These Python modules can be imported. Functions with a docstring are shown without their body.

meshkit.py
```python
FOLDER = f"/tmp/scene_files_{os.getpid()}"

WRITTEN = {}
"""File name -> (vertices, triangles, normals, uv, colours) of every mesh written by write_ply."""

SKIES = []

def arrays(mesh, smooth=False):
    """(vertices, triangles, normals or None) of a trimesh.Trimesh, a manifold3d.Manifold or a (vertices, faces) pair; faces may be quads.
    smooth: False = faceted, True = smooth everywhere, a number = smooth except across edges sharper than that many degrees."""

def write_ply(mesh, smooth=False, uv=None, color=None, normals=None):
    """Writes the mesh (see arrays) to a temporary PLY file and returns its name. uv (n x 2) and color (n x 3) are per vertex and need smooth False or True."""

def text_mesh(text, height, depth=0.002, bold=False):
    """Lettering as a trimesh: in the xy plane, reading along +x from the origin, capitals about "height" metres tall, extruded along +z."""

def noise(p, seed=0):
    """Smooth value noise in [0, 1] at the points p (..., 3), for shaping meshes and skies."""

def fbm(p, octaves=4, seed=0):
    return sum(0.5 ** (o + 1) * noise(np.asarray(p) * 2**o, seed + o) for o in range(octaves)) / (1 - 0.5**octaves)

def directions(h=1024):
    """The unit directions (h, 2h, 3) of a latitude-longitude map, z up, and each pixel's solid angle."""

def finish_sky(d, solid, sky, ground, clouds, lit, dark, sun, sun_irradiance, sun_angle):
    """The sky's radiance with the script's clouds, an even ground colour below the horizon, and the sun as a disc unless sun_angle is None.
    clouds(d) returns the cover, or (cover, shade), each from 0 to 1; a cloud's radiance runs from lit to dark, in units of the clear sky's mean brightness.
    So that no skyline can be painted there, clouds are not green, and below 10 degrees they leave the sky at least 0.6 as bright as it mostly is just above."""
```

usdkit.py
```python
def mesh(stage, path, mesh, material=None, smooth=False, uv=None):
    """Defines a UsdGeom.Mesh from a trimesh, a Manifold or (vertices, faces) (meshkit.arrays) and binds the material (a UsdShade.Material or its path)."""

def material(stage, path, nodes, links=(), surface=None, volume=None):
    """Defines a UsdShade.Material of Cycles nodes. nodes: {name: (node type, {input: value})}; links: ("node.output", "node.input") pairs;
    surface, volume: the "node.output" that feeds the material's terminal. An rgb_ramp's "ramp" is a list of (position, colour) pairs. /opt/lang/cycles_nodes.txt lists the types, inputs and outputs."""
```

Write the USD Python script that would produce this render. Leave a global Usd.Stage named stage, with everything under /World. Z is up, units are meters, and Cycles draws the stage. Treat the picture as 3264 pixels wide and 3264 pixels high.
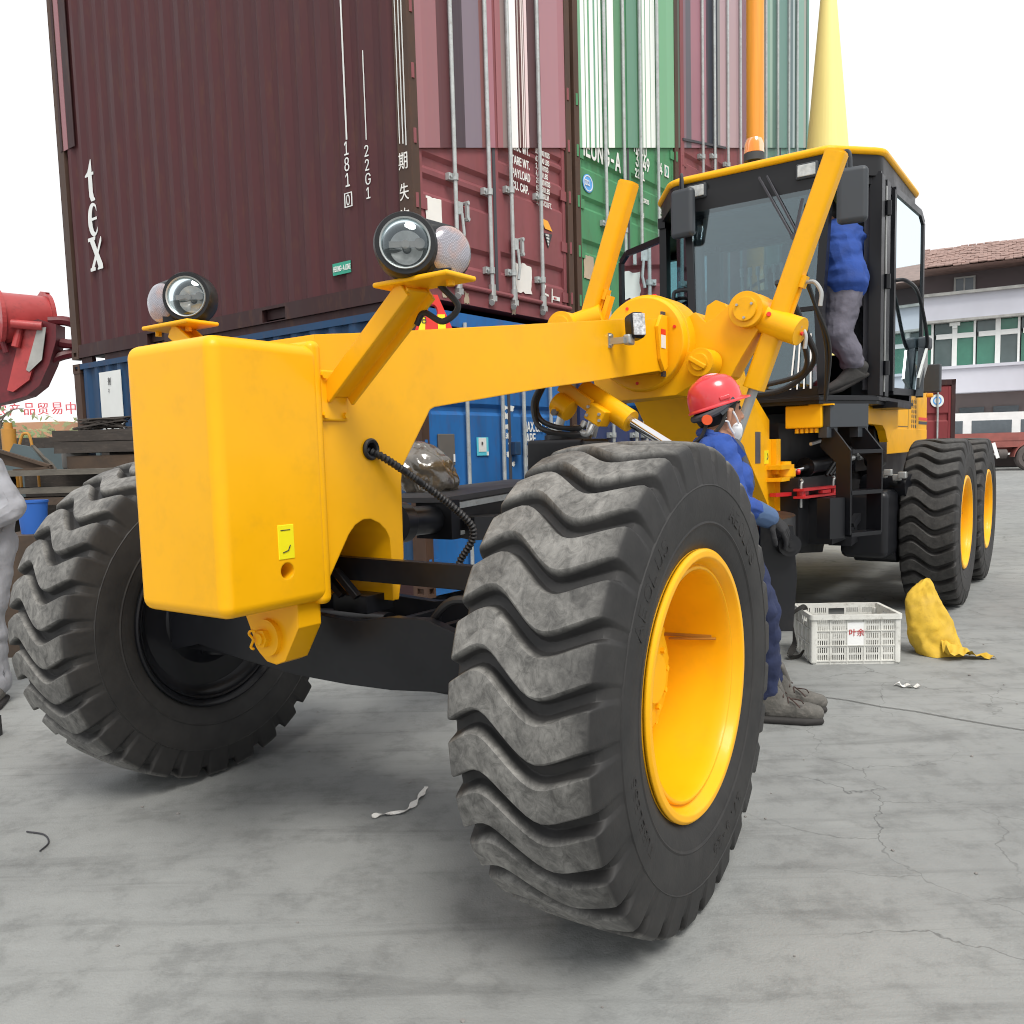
import math, random
import numpy as np, trimesh, manifold3d as m3
from shapely.geometry import Polygon, Point, box as sbox
from shapely import affinity, union_all
from pxr import Usd, UsdGeom, UsdLux, UsdShade, Sdf, Gf, Vt
import usdkit, meshkit

stage = Usd.Stage.CreateInMemory()
UsdGeom.SetStageUpAxis(stage, 'Z'); UsdGeom.SetStageMetersPerUnit(stage, 1.0)
UsdGeom.Xform.Define(stage, '/World'); UsdGeom.Scope.Define(stage, '/World/Looks')
rng = random.Random(7); nrg = np.random.default_rng(7)

# ------------------------------------------------------------------ camera
SKYB = 9.0
PITCH, ROLL, EYE, FPX = 0.0922, -0.0277, 1.3231, 2694.06
cp, sp = math.cos(PITCH), math.sin(PITCH)
fw = np.array([0, cp, -sp]); up = np.array([0, sp, cp]); rt = np.array([1., 0, 0])
cr, sr = math.cos(ROLL), math.sin(ROLL)
R2 = cr*rt + sr*up; U2 = -sr*rt + cr*up
cam = UsdGeom.Camera.Define(stage, '/World/camera')
mtx = Gf.Matrix4d(*R2, 0, *U2, 0, *(-fw), 0, 0, 0, EYE, 1)
cam.AddTransformOp().Set(mtx)
cam.CreateHorizontalApertureAttr(36.0); cam.CreateVerticalApertureAttr(36.0)
cam.CreateFocalLengthAttr(FPX/3264*36.0)
cam.CreateVerticalApertureOffsetAttr(62/3264*36.0)
cam.CreateClippingRangeAttr(Gf.Vec2f(0.05, 1000))
cam.CreateExposureAttr(1.4)

# ------------------------------------------------------------------ sky and sun (overcast)
SUN_EL, SUN_AZ = math.radians(56), math.radians(160)      # azimuth = atan2(x, y) of the direction to the sun
dome = UsdLux.DomeLight.Define(stage, '/World/sky')
skym = usdkit.material(stage, '/World/Looks/sky_air', {
    'tc': ('texture_coordinate', {}),
    'n': ('noise_texture', {'scale': 2.2, 'detail': 4.0, 'roughness': 0.5}),
    'r': ('rgb_ramp', {'ramp': [(0.25, (0.93, 0.93, 0.93)), (0.7, (0.995, 0.995, 0.995))]}),
    'sky': ('sky_texture', {'sky_type': 'single_scattering', 'sun_disc': False, 'sun_elevation': SUN_EL, 'sun_rotation': SUN_AZ}),
    'mx': ('mix_color', {'b': (SKYB*1.0, SKYB*1.005, SKYB*1.02), 'use_clamp': False, 'use_clamp_result': False}) ,
    'bg': ('background_shader', {'strength': 0.05})},
    [('tc.generated', 'n.vector'), ('n.fac', 'r.fac'), ('r.color', 'mx.fac'), ('sky.color', 'mx.a'), ('mx.result', 'bg.color')], surface='bg.background')
UsdShade.MaterialBindingAPI.Apply(dome.GetPrim()).Bind(skym)
dome.GetPrim().SetCustomDataByKey('kind', 'structure')
sun = UsdLux.DistantLight.Define(stage, '/World/sun')
sun.CreateNormalizeAttr(True); sun.CreateIntensityAttr(0.3); sun.CreateAngleAttr(25.0); sun.CreateColorAttr(Gf.Vec3f(1.0, 0.96, 0.9))
sd = np.array([math.cos(SUN_EL)*math.sin(SUN_AZ), math.cos(SUN_EL)*math.cos(SUN_AZ), math.sin(SUN_EL)])
zz = sd; xx = np.cross([0, 0, 1.], zz); xx /= np.linalg.norm(xx); yy = np.cross(zz, xx)
sun.AddTransformOp().Set(Gf.Matrix4d(*xx, 0, *yy, 0, *zz, 0, 0, 0, 0, 1))

# ------------------------------------------------------------------ scene helpers
counts = {}
def numbered(parent, name):
    k = (parent, name); n = counts.get(k, 0); counts[k] = n+1
    return f'{parent}/{name}' if n == 0 else f'{parent}/{name}_{n:03d}'
def tag(p, label=None, cat=None, group=None, kind=None):
    for k, v in (('label', label), ('category', cat), ('group', group), ('kind', kind)):
        if v: p.SetCustomDataByKey(k, v)
    return p
def thing(name, label, cat, loc=(0, 0, 0), rotz=0.0, group=None, kind=None):
    x = UsdGeom.Xform.Define(stage, numbered('/World', name))
    x.AddTranslateOp().Set(Gf.Vec3d(*map(float, loc)))
    if rotz: x.AddRotateZOp().Set(float(rotz))
    return tag(x.GetPrim(), label, cat, group, kind)
def part(parent, name, mesh, mat, smooth=30, label=None, at=None, kind=None):
    path = numbered(str(parent.GetPath()), name) if parent is not None else numbered('/World', name)
    g = usdkit.mesh(stage, path, mesh, M[mat] if isinstance(mat, str) else mat, smooth=smooth)
    if at is not None: g.AddTranslateOp().Set(Gf.Vec3d(*map(float, at)))
    return tag(g.GetPrim(), label, kind=kind)
def single(name, label, cat, mesh, mat, loc=(0, 0, 0), rotz=0, group=None, smooth=30):
    p = part(None, name, mesh, mat, smooth)
    x = UsdGeom.Xformable(p); x.AddTranslateOp().Set(Gf.Vec3d(*map(float, loc)))
    if rotz: x.AddRotateZOp().Set(float(rotz))
    return tag(p, label, cat, group)

# ------------------------------------------------------------------ mesh helpers
def cat(*ms):
    out = []
    for m in ms:
        out += list(m) if isinstance(m, (list, tuple)) else [m]
    return trimesh.util.concatenate(out)
def box(x0, x1, y0, y1, z0, z1):
    m = trimesh.creation.box((abs(x1-x0), abs(y1-y0), abs(z1-z0)))
    m.apply_translation(((x0+x1)/2, (y0+y1)/2, (z0+z1)/2)); return m
def unit(v): v = np.asarray(v, float); return v/np.linalg.norm(v)
def frame(d):
    d = unit(d); a = np.array([0, 0, 1.]) if abs(d[2]) < .95 else np.array([1., 0, 0])
    x = unit(np.cross(a, d)); return x, np.cross(d, x), d
def obar(p0, p1, w, h, upv=(0, 0, 1)):
    """a bar of rectangular section from p0 to p1, w across, h along upv"""
    p0, p1 = np.asarray(p0, float), np.asarray(p1, float); d = unit(p1-p0)
    s = unit(np.cross(d, upv)); u = np.cross(s, d)
    v = [p+sx*w/2*s+sy*h/2*u for p in (p0, p1) for sx, sy in ((-1, -1), (1, -1), (1, 1), (-1, 1))]
    f = [[0, 1, 2, 3], [7, 6, 5, 4], [0, 4, 5, 1], [1, 5, 6, 2], [2, 6, 7, 3], [3, 7, 4, 0]]
    m = trimesh.Trimesh(np.array(v), np.array([t for q in f for t in ((q[0], q[1], q[2]), (q[0], q[2], q[3]))]), process=False)
    m.fix_normals(); return m
def cyl(p0, p1, r0, r1=None, n=24):
    r1 = r0 if r1 is None else r1
    p0, p1 = np.asarray(p0, float), np.asarray(p1, float); x, y, d = frame(p1-p0)
    t = np.arange(n)*2*np.pi/n; c = np.cos(t)[:, None]*x+np.sin(t)[:, None]*y
    v = np.vstack([p0+r0*c, p1+r1*c, p0, p1]); f = []
    for i in range(n):
        j = (i+1) % n; f += [[i, j, n+j], [i, n+j, n+i], [2*n, j, i], [2*n+1, n+i, n+j]]
    return trimesh.Trimesh(v, f, process=False)
def bez(pts, n=12):
    """Catmull-Rom through the points"""
    p = np.asarray(pts, float); p = np.vstack([2*p[0]-p[1], p, 2*p[-1]-p[-2]]); o = []
    for i in range(1, len(p)-2):
        for t in np.linspace(0, 1, n, endpoint=False):
            a, b, c, d = p[i-1:i+3]
            o.append(.5*((2*b)+(-a+c)*t+(2*a-5*b+4*c-d)*t*t+(-a+3*b-3*c+d)*t**3))
    o.append(p[-2]); return np.array(o)
def tube(path, r, n=10):
    p = np.asarray(path, float); k = len(p); r = np.broadcast_to(r, (k,))
    t = np.gradient(p, axis=0); t /= np.linalg.norm(t, axis=1, keepdims=True)
    x, y, _ = frame(t[0]); v = []; ang = np.arange(n)*2*np.pi/n
    for i in range(k):
        x = unit(x-t[i]*(x@t[i])); y = np.cross(t[i], x)
        v.append(p[i]+r[i]*(np.cos(ang)[:, None]*x+np.sin(ang)[:, None]*y))
    v = np.vstack(v+[p[:1], p[-1:]]); f = []
    for i in range(k-1):
        for j in range(n):
            a, b = i*n+j, i*n+(j+1) % n; f += [[a, b, b+n], [a, b+n, a+n]]
    for j in range(n):
        f += [[k*n, (j+1) % n, j], [k*n+1, (k-1)*n+j, (k-1)*n+(j+1) % n]]
    return trimesh.Trimesh(v, f, process=False)
def prism(poly, axis, lo, hi):
    """polygon extruded along an axis: x -> poly in (y,z), y -> (x,z), z -> (x,y)"""
    poly = poly if isinstance(poly, Polygon) else Polygon(poly)
    ms = [trimesh.creation.extrude_polygon(g, hi-lo, engine='earcut') for g in getattr(poly, 'geoms', [poly])]
    m = cat(ms); v = np.array(m.vertices); a, b, h = v[:, 0], v[:, 1], v[:, 2]+lo
    m.vertices = np.stack({'x': (h, a, b), 'y': (a, h, b), 'z': (a, b, h)}[axis], 1)
    if axis == 'y': m.invert()
    return m
def lathe(prof, axis='x', n=64, c=(0, 0, 0)):
    """prof: (radius, height) pairs turned about an axis"""
    prof = np.asarray(prof, float); k = len(prof); t = np.arange(n)*2*np.pi/n; v = []
    for r, h in prof:
        ca, sa = r*np.cos(t), r*np.sin(t); hh = np.full(n, h)
        v.append(np.stack({'x': (hh, ca, sa), 'y': (ca, hh, sa), 'z': (ca, sa, hh)}[axis], 1))
    v = np.vstack(v)+np.asarray(c, float); f = []
    for i in range(k-1):
        for j in range(n):
            a, b = i*n+j, i*n+(j+1) % n; f += [[a, b, b+n], [a, b+n, a+n]]
    m = trimesh.Trimesh(v, f, process=False)
    if axis != 'y': m.invert()
    return m
def man2tri(m): x = m.to_mesh(); return trimesh.Trimesh(x.vert_properties[:, :3], x.tri_verts, process=False)
def tri2man(t): t = t.copy(); t.merge_vertices(); return m3.Manifold(m3.Mesh(np.asarray(t.vertices, np.float32), np.asarray(t.faces, np.uint32)))
def sph(p, r, n=16): return m3.Manifold.sphere(r, n).translate([float(q) for q in p])
def rbox(c, s, r, n=20, man=False):
    c, s = np.asarray(c, float), np.asarray(s, float)/2-r
    h = m3.Manifold.batch_hull([sph(c+s*np.array([i, j, k]), r, n) for i in (-1, 1) for j in (-1, 1) for k in (-1, 1)])
    return h if man else man2tri(h)
def hull(*ps):
    """hull of spheres (point, radius)"""
    return m3.Manifold.batch_hull([sph(p, r, 14) for p, r in ps])
def body(bones, L=.02, it=8, n=14):
    """bones: (p0, r0, p1, r1) or lists of (p, r); one smooth continuous surface"""
    hs = []
    for b in bones:
        ps = b if isinstance(b, list) else [(b[0], b[1]), (b[2], b[3])]
        hs.append(m3.Manifold.batch_hull([sph(p, r, n) for p, r in ps]))
    m = m3.Manifold.batch_boolean(hs, m3.OpType.Add).refine_to_length(L)
    t = man2tri(m); t.merge_vertices(); trimesh.smoothing.filter_taubin(t, iterations=it); return t
def wrinkle(t, amp, scale, seed=0, stretch=(1, 1, 1)):
    t = t.copy(); t.merge_vertices(); n = t.vertex_normals
    t.vertices = t.vertices+n*(amp*(meshkit.fbm(np.array(t.vertices)*scale*np.array(stretch)+50, 3, seed)-.5))[:, None]
    return t
def xf(m, R=None, t=(0, 0, 0)):
    m = m.copy(); v = np.array(m.vertices)
    if R is not None: v = v@np.asarray(R, float).T
    m.vertices = v+np.asarray(t, float); return m
def crease(t, amp, scale, seed=0, stretch=(1, 1, 1)):
    t = t.copy(); t.merge_vertices(); n = t.vertex_normals; q = np.array(t.vertices)*scale*np.array(stretch)+50
    q = q+1.2*(meshkit.fbm(q*.6, 2, seed+9)[:, None]-.5); f = np.abs(meshkit.fbm(q, 2, seed)-.5)*2
    t.vertices = t.vertices+n*(amp*(np.minimum(f, .35)/.35-.75))[:, None]; return t
def rot(axis, deg): return trimesh.transformations.rotation_matrix(math.radians(deg), axis)[:3, :3]
def shape_mesh(shape, depth):
    return cat([trimesh.creation.extrude_polygon(g, depth, engine='earcut') for g in getattr(shape, 'geoms', [shape])])
def put(m, o, xd, yd):
    """a mesh drawn in the xy plane is laid with x along xd, y along yd from o"""
    xd, yd = unit(xd), unit(yd); return xf(m, np.stack([xd, yd, np.cross(xd, yd)], 1), o)
def cjk_mesh(text, height, depth=.002):
    import glob
    from PIL import Image, ImageDraw, ImageFont
    fs = glob.glob('/opt/blender-*/*/datafiles/fonts/Noto Sans CJK*.woff2')
    f = ImageFont.truetype(fs[0], 96)
    x0, y0, x1, y1 = f.getbbox(text, anchor='ls')
    im = Image.new('L', (x1-x0+8, y1-y0+8)); ImageDraw.Draw(im).text((4-x0, 4-y0), text, 255, font=f, anchor='ls')
    on = np.pad(np.asarray(im) > 127, ((0, 0), (1, 1))).astype(np.int8)
    rows, st = np.nonzero(np.diff(on, axis=1) == 1); en = np.nonzero(np.diff(on, axis=1) == -1)[1]
    sh = union_all([sbox(a, -r-1, b, -r) for a, b, r in zip(st, en, rows)]).buffer(.6).buffer(-.6).simplify(.6)
    s = height/(y1-y0); return shape_mesh(affinity.affine_transform(sh, [s, 0, 0, s, -4*s, (y1-y0)*s]), depth)
def text(t, h, o, xd, yd, depth=.003, wide=1.0, bold=False, cjk=False):
    m = cjk_mesh(t, h, depth) if cjk else meshkit.text_mesh(t, h, depth, bold)
    m = xf(m, np.diag([wide, 1, 1])); return put(m, o, xd, yd)

# ------------------------------------------------------------------ materials
M = {}
def lin(r, g, b): return tuple(((c/255+.055)/1.055)**2.4 if c > 10 else c/255/12.92 for c in (r, g, b))
def paint(name, col, rough=.4, coat=0.0, var=.12, dirt=None, dirt_amt=.35, bump=.0, bscale=40., bevel=0.0, scale=2.5, metal=0.0, spec=.5, stretch=(1, 1, 1)):
    c = np.array(col, float)
    nd = {'g': ('geometry', {}), 'mp': ('mapping', {'scale': stretch}),
          'n': ('noise_texture', {'scale': scale, 'detail': 5.0, 'roughness': .6}),
          'r': ('rgb_ramp', {'ramp': [(.3, tuple(c*(1-var))), (.7, tuple(np.minimum(c*(1+var), 1)))]}),
          'rr': ('map_range', {'from_min': .3, 'from_max': .7, 'to_min': max(rough-.1, .03), 'to_max': min(rough+.12, 1)}),
          'p': ('principled_bsdf', {'metallic': metal, 'coat_weight': coat, 'coat_roughness': .12, 'specular_ior_level': spec})}
    lk = [('g.position', 'mp.vector'), ('mp.vector', 'n.vector'), ('n.fac', 'r.fac'), ('n.fac', 'rr.value'), ('rr.result', 'p.roughness')]
    last = 'r.color'
    if dirt is not None:
        nd['n2'] = ('noise_texture', {'scale': scale*3.1, 'detail': 8.0, 'roughness': .72})
        nd['r2'] = ('rgb_ramp', {'ramp': [(.52, (0, 0, 0)), (.72, (dirt_amt,)*3)]})
        nd['mx'] = ('mix_color', {'b': tuple(dirt)})
        lk += [('mp.vector', 'n2.vector'), ('n2.fac', 'r2.fac'), ('r2.color', 'mx.fac'), (last, 'mx.a')]; last = 'mx.result'
    lk.append((last, 'p.base_color')); nrm = None
    if bevel: nd['bv'] = ('bevel', {'radius': bevel, 'samples': 4}); nrm = 'bv.bevel'
    if bump:
        nd['n3'] = ('noise_texture', {'scale': bscale, 'detail': 3.0}); nd['bp'] = ('bump', {'strength': bump, 'distance': .01})
        lk += [('g.position', 'n3.vector'), ('n3.fac', 'bp.height')]
        if nrm: lk.append((nrm, 'bp.normal'))
        nrm = 'bp.normal'
    if nrm: lk.append((nrm, 'p.normal'))
    M[name] = usdkit.material(stage, f'/World/Looks/{name}', nd, lk, surface='p.BSDF'); return M[name]
paint('yellow_paint', (.86, .42, .004), .40, .10, .05, bevel=.007, bump=.012, bscale=25, spec=.22, dirt=(.42, .22, .03), dirt_amt=.16)
paint('yellow_small', (.86, .42, .004), .42, .03, .05, spec=.22)
paint('black_paint', (.007, .0075, .0095), .36, .05, .2, bevel=.004, spec=.3)
paint('black_plastic', (.009, .0095, .011), .42, 0, .2, bump=.05, bscale=400, spec=.35)
paint('grey_plastic', (.034, .04, .047), .5, 0, .12, bump=.05, bscale=500)
paint('dark_steel', (.008, .0085, .0105), .42, .05, .25, dirt=(.05, .045, .04), dirt_amt=.25, spec=.35)
paint('chrome', (.75, .75, .76), .12, 0, .03, metal=1.0)
paint('zinc', (.42, .43, .42), .42, 0, .15, metal=.6)
paint('galvanised', (.40, .43, .43), .5, 0, .16, dirt=(.18, .15, .12), dirt_amt=.5, metal=.25, scale=9)
paint('red_paint', (.50, .018, .022), .4, .15, .08)
paint('signal_red', (.7, .03, .02), .4, 0, .05)
paint('hat_red', (.62, .035, .045), .26, .5, .05, dirt=(.5, .2, .15), dirt_amt=.2)
paint('rubber_hose', (.012, .012, .013), .5, 0, .2)
paint('white_paint', (.78, .79, .78), .5, 0, .06)
paint('white_print', (.70, .72, .70), .6, 0, .06)
paint('paper', (.75, .74, .70), .8, 0, .08)
paint('yellow_sticker', (.85, .75, .01), .4, 0, .03)
paint('orange_sticker', (.8, .36, .02), .4, 0, .03)
paint('blue_sticker', (.08, .32, .72), .4, 0, .05)
paint('cyan_sticker', (.10, .55, .68), .4, 0, .05)
paint('green_sticker', (.02, .30, .2), .5, 0, .05)
paint('tan_patch', (.42, .34, .25), .8, 0, .12)
paint('plate_metal', (.14, .13, .12), .5, 0, .15, metal=.3)
paint('name_plate', (.10, .10, .115), .4, 0, .2, metal=.3)
paint('ink', (.03, .03, .035), .6, 0, .1)
paint('red_ink', (.45, .02, .02), .6, 0, .2)
RUST = (.10, .045, .022)
def corr(name, col, amt=.4, var=.16): return paint(name, col, .6, 0, var, spec=.3, dirt=RUST, dirt_amt=amt, scale=3.2, stretch=(1, 1, .28), bump=.06, bscale=14)
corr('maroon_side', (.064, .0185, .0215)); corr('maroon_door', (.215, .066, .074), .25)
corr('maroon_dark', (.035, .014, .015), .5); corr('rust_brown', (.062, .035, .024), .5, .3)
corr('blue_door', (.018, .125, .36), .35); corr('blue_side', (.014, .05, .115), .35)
corr('navy', (.028, .045, .13), .3); corr('green_door', (.062, .225, .105), .3)
corr('teal', (.13, .26, .21), .2); corr('far_red', (.19, .03, .035), .3)
paint('gasket', (.05, .05, .06), .7)
paint('timber_dark', (.040, .033, .028), .85, 0, .4, dirt=(.12, .10, .085), dirt_amt=.4, scale=5, bump=.3, bscale=30, stretch=(1, 1, 3))
paint('timber_pale', (.10, .09, .075), .85, 0, .3, dirt=(.07, .06, .05), dirt_amt=.5, scale=6, bump=.3, bscale=30, stretch=(1, 1, 3))
paint('timber_brown', (.06, .04, .027), .85, 0, .35, dirt=(.03, .025, .02), dirt_amt=.5, scale=5, bump=.2, bscale=30)
paint('post_yellow', (.42, .20, .03), .5, 0, .15, dirt=(.2, .1, .04))
paint('slate_board', (.08, .11, .12), .6, 0, .2)
paint('crane_red', (.40, .045, .045), .45, .1, .12, dirt=(.10, .02, .02), dirt_amt=.5)
paint('crane_dark', (.13, .012, .018), .5, 0, .2, dirt=(.03, .01, .012), dirt_amt=.6)
paint('reflector_grey', (.34, .34, .32), .5, 0, .25)
paint('blue_cloth', (.018, .06, .27), .85, 0, .18, bump=.25, bscale=60, scale=6)
paint('navy_cloth', (.018, .026, .07), .9, 0, .2, bump=.25, bscale=60, scale=6)
paint('slate_cloth', (.115, .11, .14), .9, 0, .15, bump=.25, bscale=50, scale=6)
paint('pale_cloth', (.30, .305, .33), .9, 0, .12, dirt=(.25, .25, .24), dirt_amt=.5, bump=.2, bscale=50, scale=4)
paint('cuff_cloth', (.06, .105, .20), .9, 0, .12, bump=.2, bscale=60)
paint('glove', (.02, .02, .022), .9, 0, .2, bump=.3, bscale=300)
paint('skin', (.40, .20, .125), .5, 0, .08, spec=.4)
paint('hair', (.008, .007, .006), .6, 0, .2)
paint('mask_cloth', (.74, .75, .76), .9, 0, .04)
paint('boot', (.10, .095, .085), .8, 0, .25, dirt=(.22, .2, .18), dirt_amt=.5, scale=14, bump=.2, bscale=80)
paint('boot_sole', (.025, .023, .022), .8, 0, .2)
paint('lace', (.05, .03, .025), .8)
paint('bucket_blue', (.02, .11, .42), .5, 0, .05)
paint('crate_white', (.62, .62, .58), .5, 0, .1, dirt=(.16, .14, .11), dirt_amt=.55, scale=6)
paint('bag_yellow', (.56, .36, .03), .75, 0, .14, dirt=(.3, .17, .03), dirt_amt=.4, scale=7, bump=.15, bscale=50)
paint('strap', (.022, .02, .018), .8, 0, .2)
paint('roof_tile', (.26, .17, .145), .85, 0, .25, scale=4)
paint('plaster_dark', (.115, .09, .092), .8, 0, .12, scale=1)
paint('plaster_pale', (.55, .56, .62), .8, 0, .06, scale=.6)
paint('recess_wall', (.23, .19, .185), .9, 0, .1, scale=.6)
paint('window_frame', (.74, .76, .74), .5, 0, .04)
paint('far_pane_green', (.05, .17, .12), .12, 0, .25, scale=.5)
paint('far_pane_grey', (.09, .12, .12), .15, 0, .25, scale=.5)
paint('truck_red', (.26, .075, .062), .6, 0, .2, dirt=(.2, .12, .1), dirt_amt=.5)
paint('far_tyre', (.10, .085, .08), .9, 0, .2)
paint('far_glass', (.09, .11, .125), .15, 0, .15)
paint('bark', (.12, .10, .08), .9, 0, .3)
paint('far_wall', (.62, .60, .56), .8, 0, .08, scale=.3)
paint('far_orange', (.40, .22, .13), .8, 0, .1, scale=.3)
paint('sign_red', (.55, .10, .12), .5, 0, .1)
paint('seat_fabric', (.03, .034, .04), .9, 0, .2)
paint('streak_yellow', (.86, .74, .26), .5, 0, .05, scale=6, stretch=(1, 1, .05))
paint('streak_orange', (.82, .30, .02), .4, .2, .12, scale=14, stretch=(1, 1, .04))
paint('bag_plastic', (.085, .074, .058), .16, .7, .55, scale=10, bump=.9, bscale=17, spec=.8, stretch=(1, 1, .5))
paint('stone', (.2, .19, .18), .9, 0, .3)

def emis_glass(name, tint, gl_rough, base):
    """pane: mostly clear and tinted, with a mirror part"""
    M[name] = usdkit.material(stage, f'/World/Looks/{name}', {
        't': ('transparent_bsdf', {'color': tint}), 'gl': ('glossy_bsdf', {'color': (.82, .94, .98), 'roughness': gl_rough}),
        'fr': ('fresnel', {'IOR': 1.5}), 'a': ('math', {'math_type': 'multiply_add', 'value2': 1.0, 'value3': base, 'use_clamp': True}), 'm': ('mix_closure', {})},
        [('fr.fac', 'a.value1'), ('a.value', 'm.fac'), ('t.BSDF', 'm.closure1'), ('gl.BSDF', 'm.closure2')], surface='m.closure')
emis_glass('cab_glass', (.52, .64, .67), .02, .075)
emis_glass('door_glass', (.80, .92, .90), .02, .0)
emis_glass('lens_clear', (.92, .94, .94), .03, .06)
# tyre rubber: lug tops worn grey, grooves dark (by distance from the axle)
def rubber(name, top, deep, side):
    M[name] = usdkit.material(stage, f'/World/Looks/{name}', {
        'tc': ('texture_coordinate', {}), 'sx': ('separate_xyz', {}), 'cx': ('combine_xyz', {'x': 0.0}),
        'len': ('vector_math', {'math_type': 'length'}),
        'w': ('map_range', {'from_min': .650, 'from_max': .669, 'to_min': 0, 'to_max': 1, 'clamp': True}),
        'n': ('noise_texture', {'scale': 7.0, 'detail': 8.0, 'roughness': .7}),
        'n2': ('noise_texture', {'scale': 24.0, 'detail': 8.0, 'roughness': .72, 'distortion': .8}),
        'mp': ('mapping', {'scale': (1.3, 1.0, 1.0)}),
        'r': ('rgb_ramp', {'ramp': [(.30, (.25,)*3), (.55, (.75,)*3), (.75, (1.0,)*3)]}),
        'mul': ('math', {'math_type': 'multiply'}),
        'base': ('rgb_ramp', {'ramp': [(.3, deep), (.65, side)]}),
        'topc': ('rgb_ramp', {'ramp': [(.35, tuple(np.array(top)*.45)), (.52, top), (.7, tuple(np.array(top)*1.5))]}),
        'mx': ('mix_color', {}), 'bp': ('bump', {'strength': .18, 'distance': .008}),
        'p': ('principled_bsdf', {'roughness': .62, 'specular_ior_level': .4})},
        [('tc.object', 'sx.vector'), ('sx.y', 'cx.y'), ('sx.z', 'cx.z'), ('cx.vector', 'len.vector1'), ('len.value', 'w.value'),
         ('tc.object', 'mp.vector'), ('mp.vector', 'n2.vector'), ('tc.object', 'n.vector'), ('n.fac', 'r.fac'), ('r.color', 'mul.value1'), ('w.result', 'mul.value2'),
         ('mul.value', 'mx.fac'), ('n.fac', 'base.fac'), ('base.color', 'mx.a'), ('n2.fac', 'topc.fac'), ('topc.color', 'mx.b'), ('mx.result', 'p.base_color'),
         ('n2.fac', 'bp.height'), ('bp.normal', 'p.normal')], surface='p.BSDF')
rubber('tyre_worn', (.215, .21, .195), (.012, .012, .0125), (.027, .026, .025))
rubber('tyre_rear', (.055, .053, .05), (.010, .0095, .0095), (.028, .0265, .0255))
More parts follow.
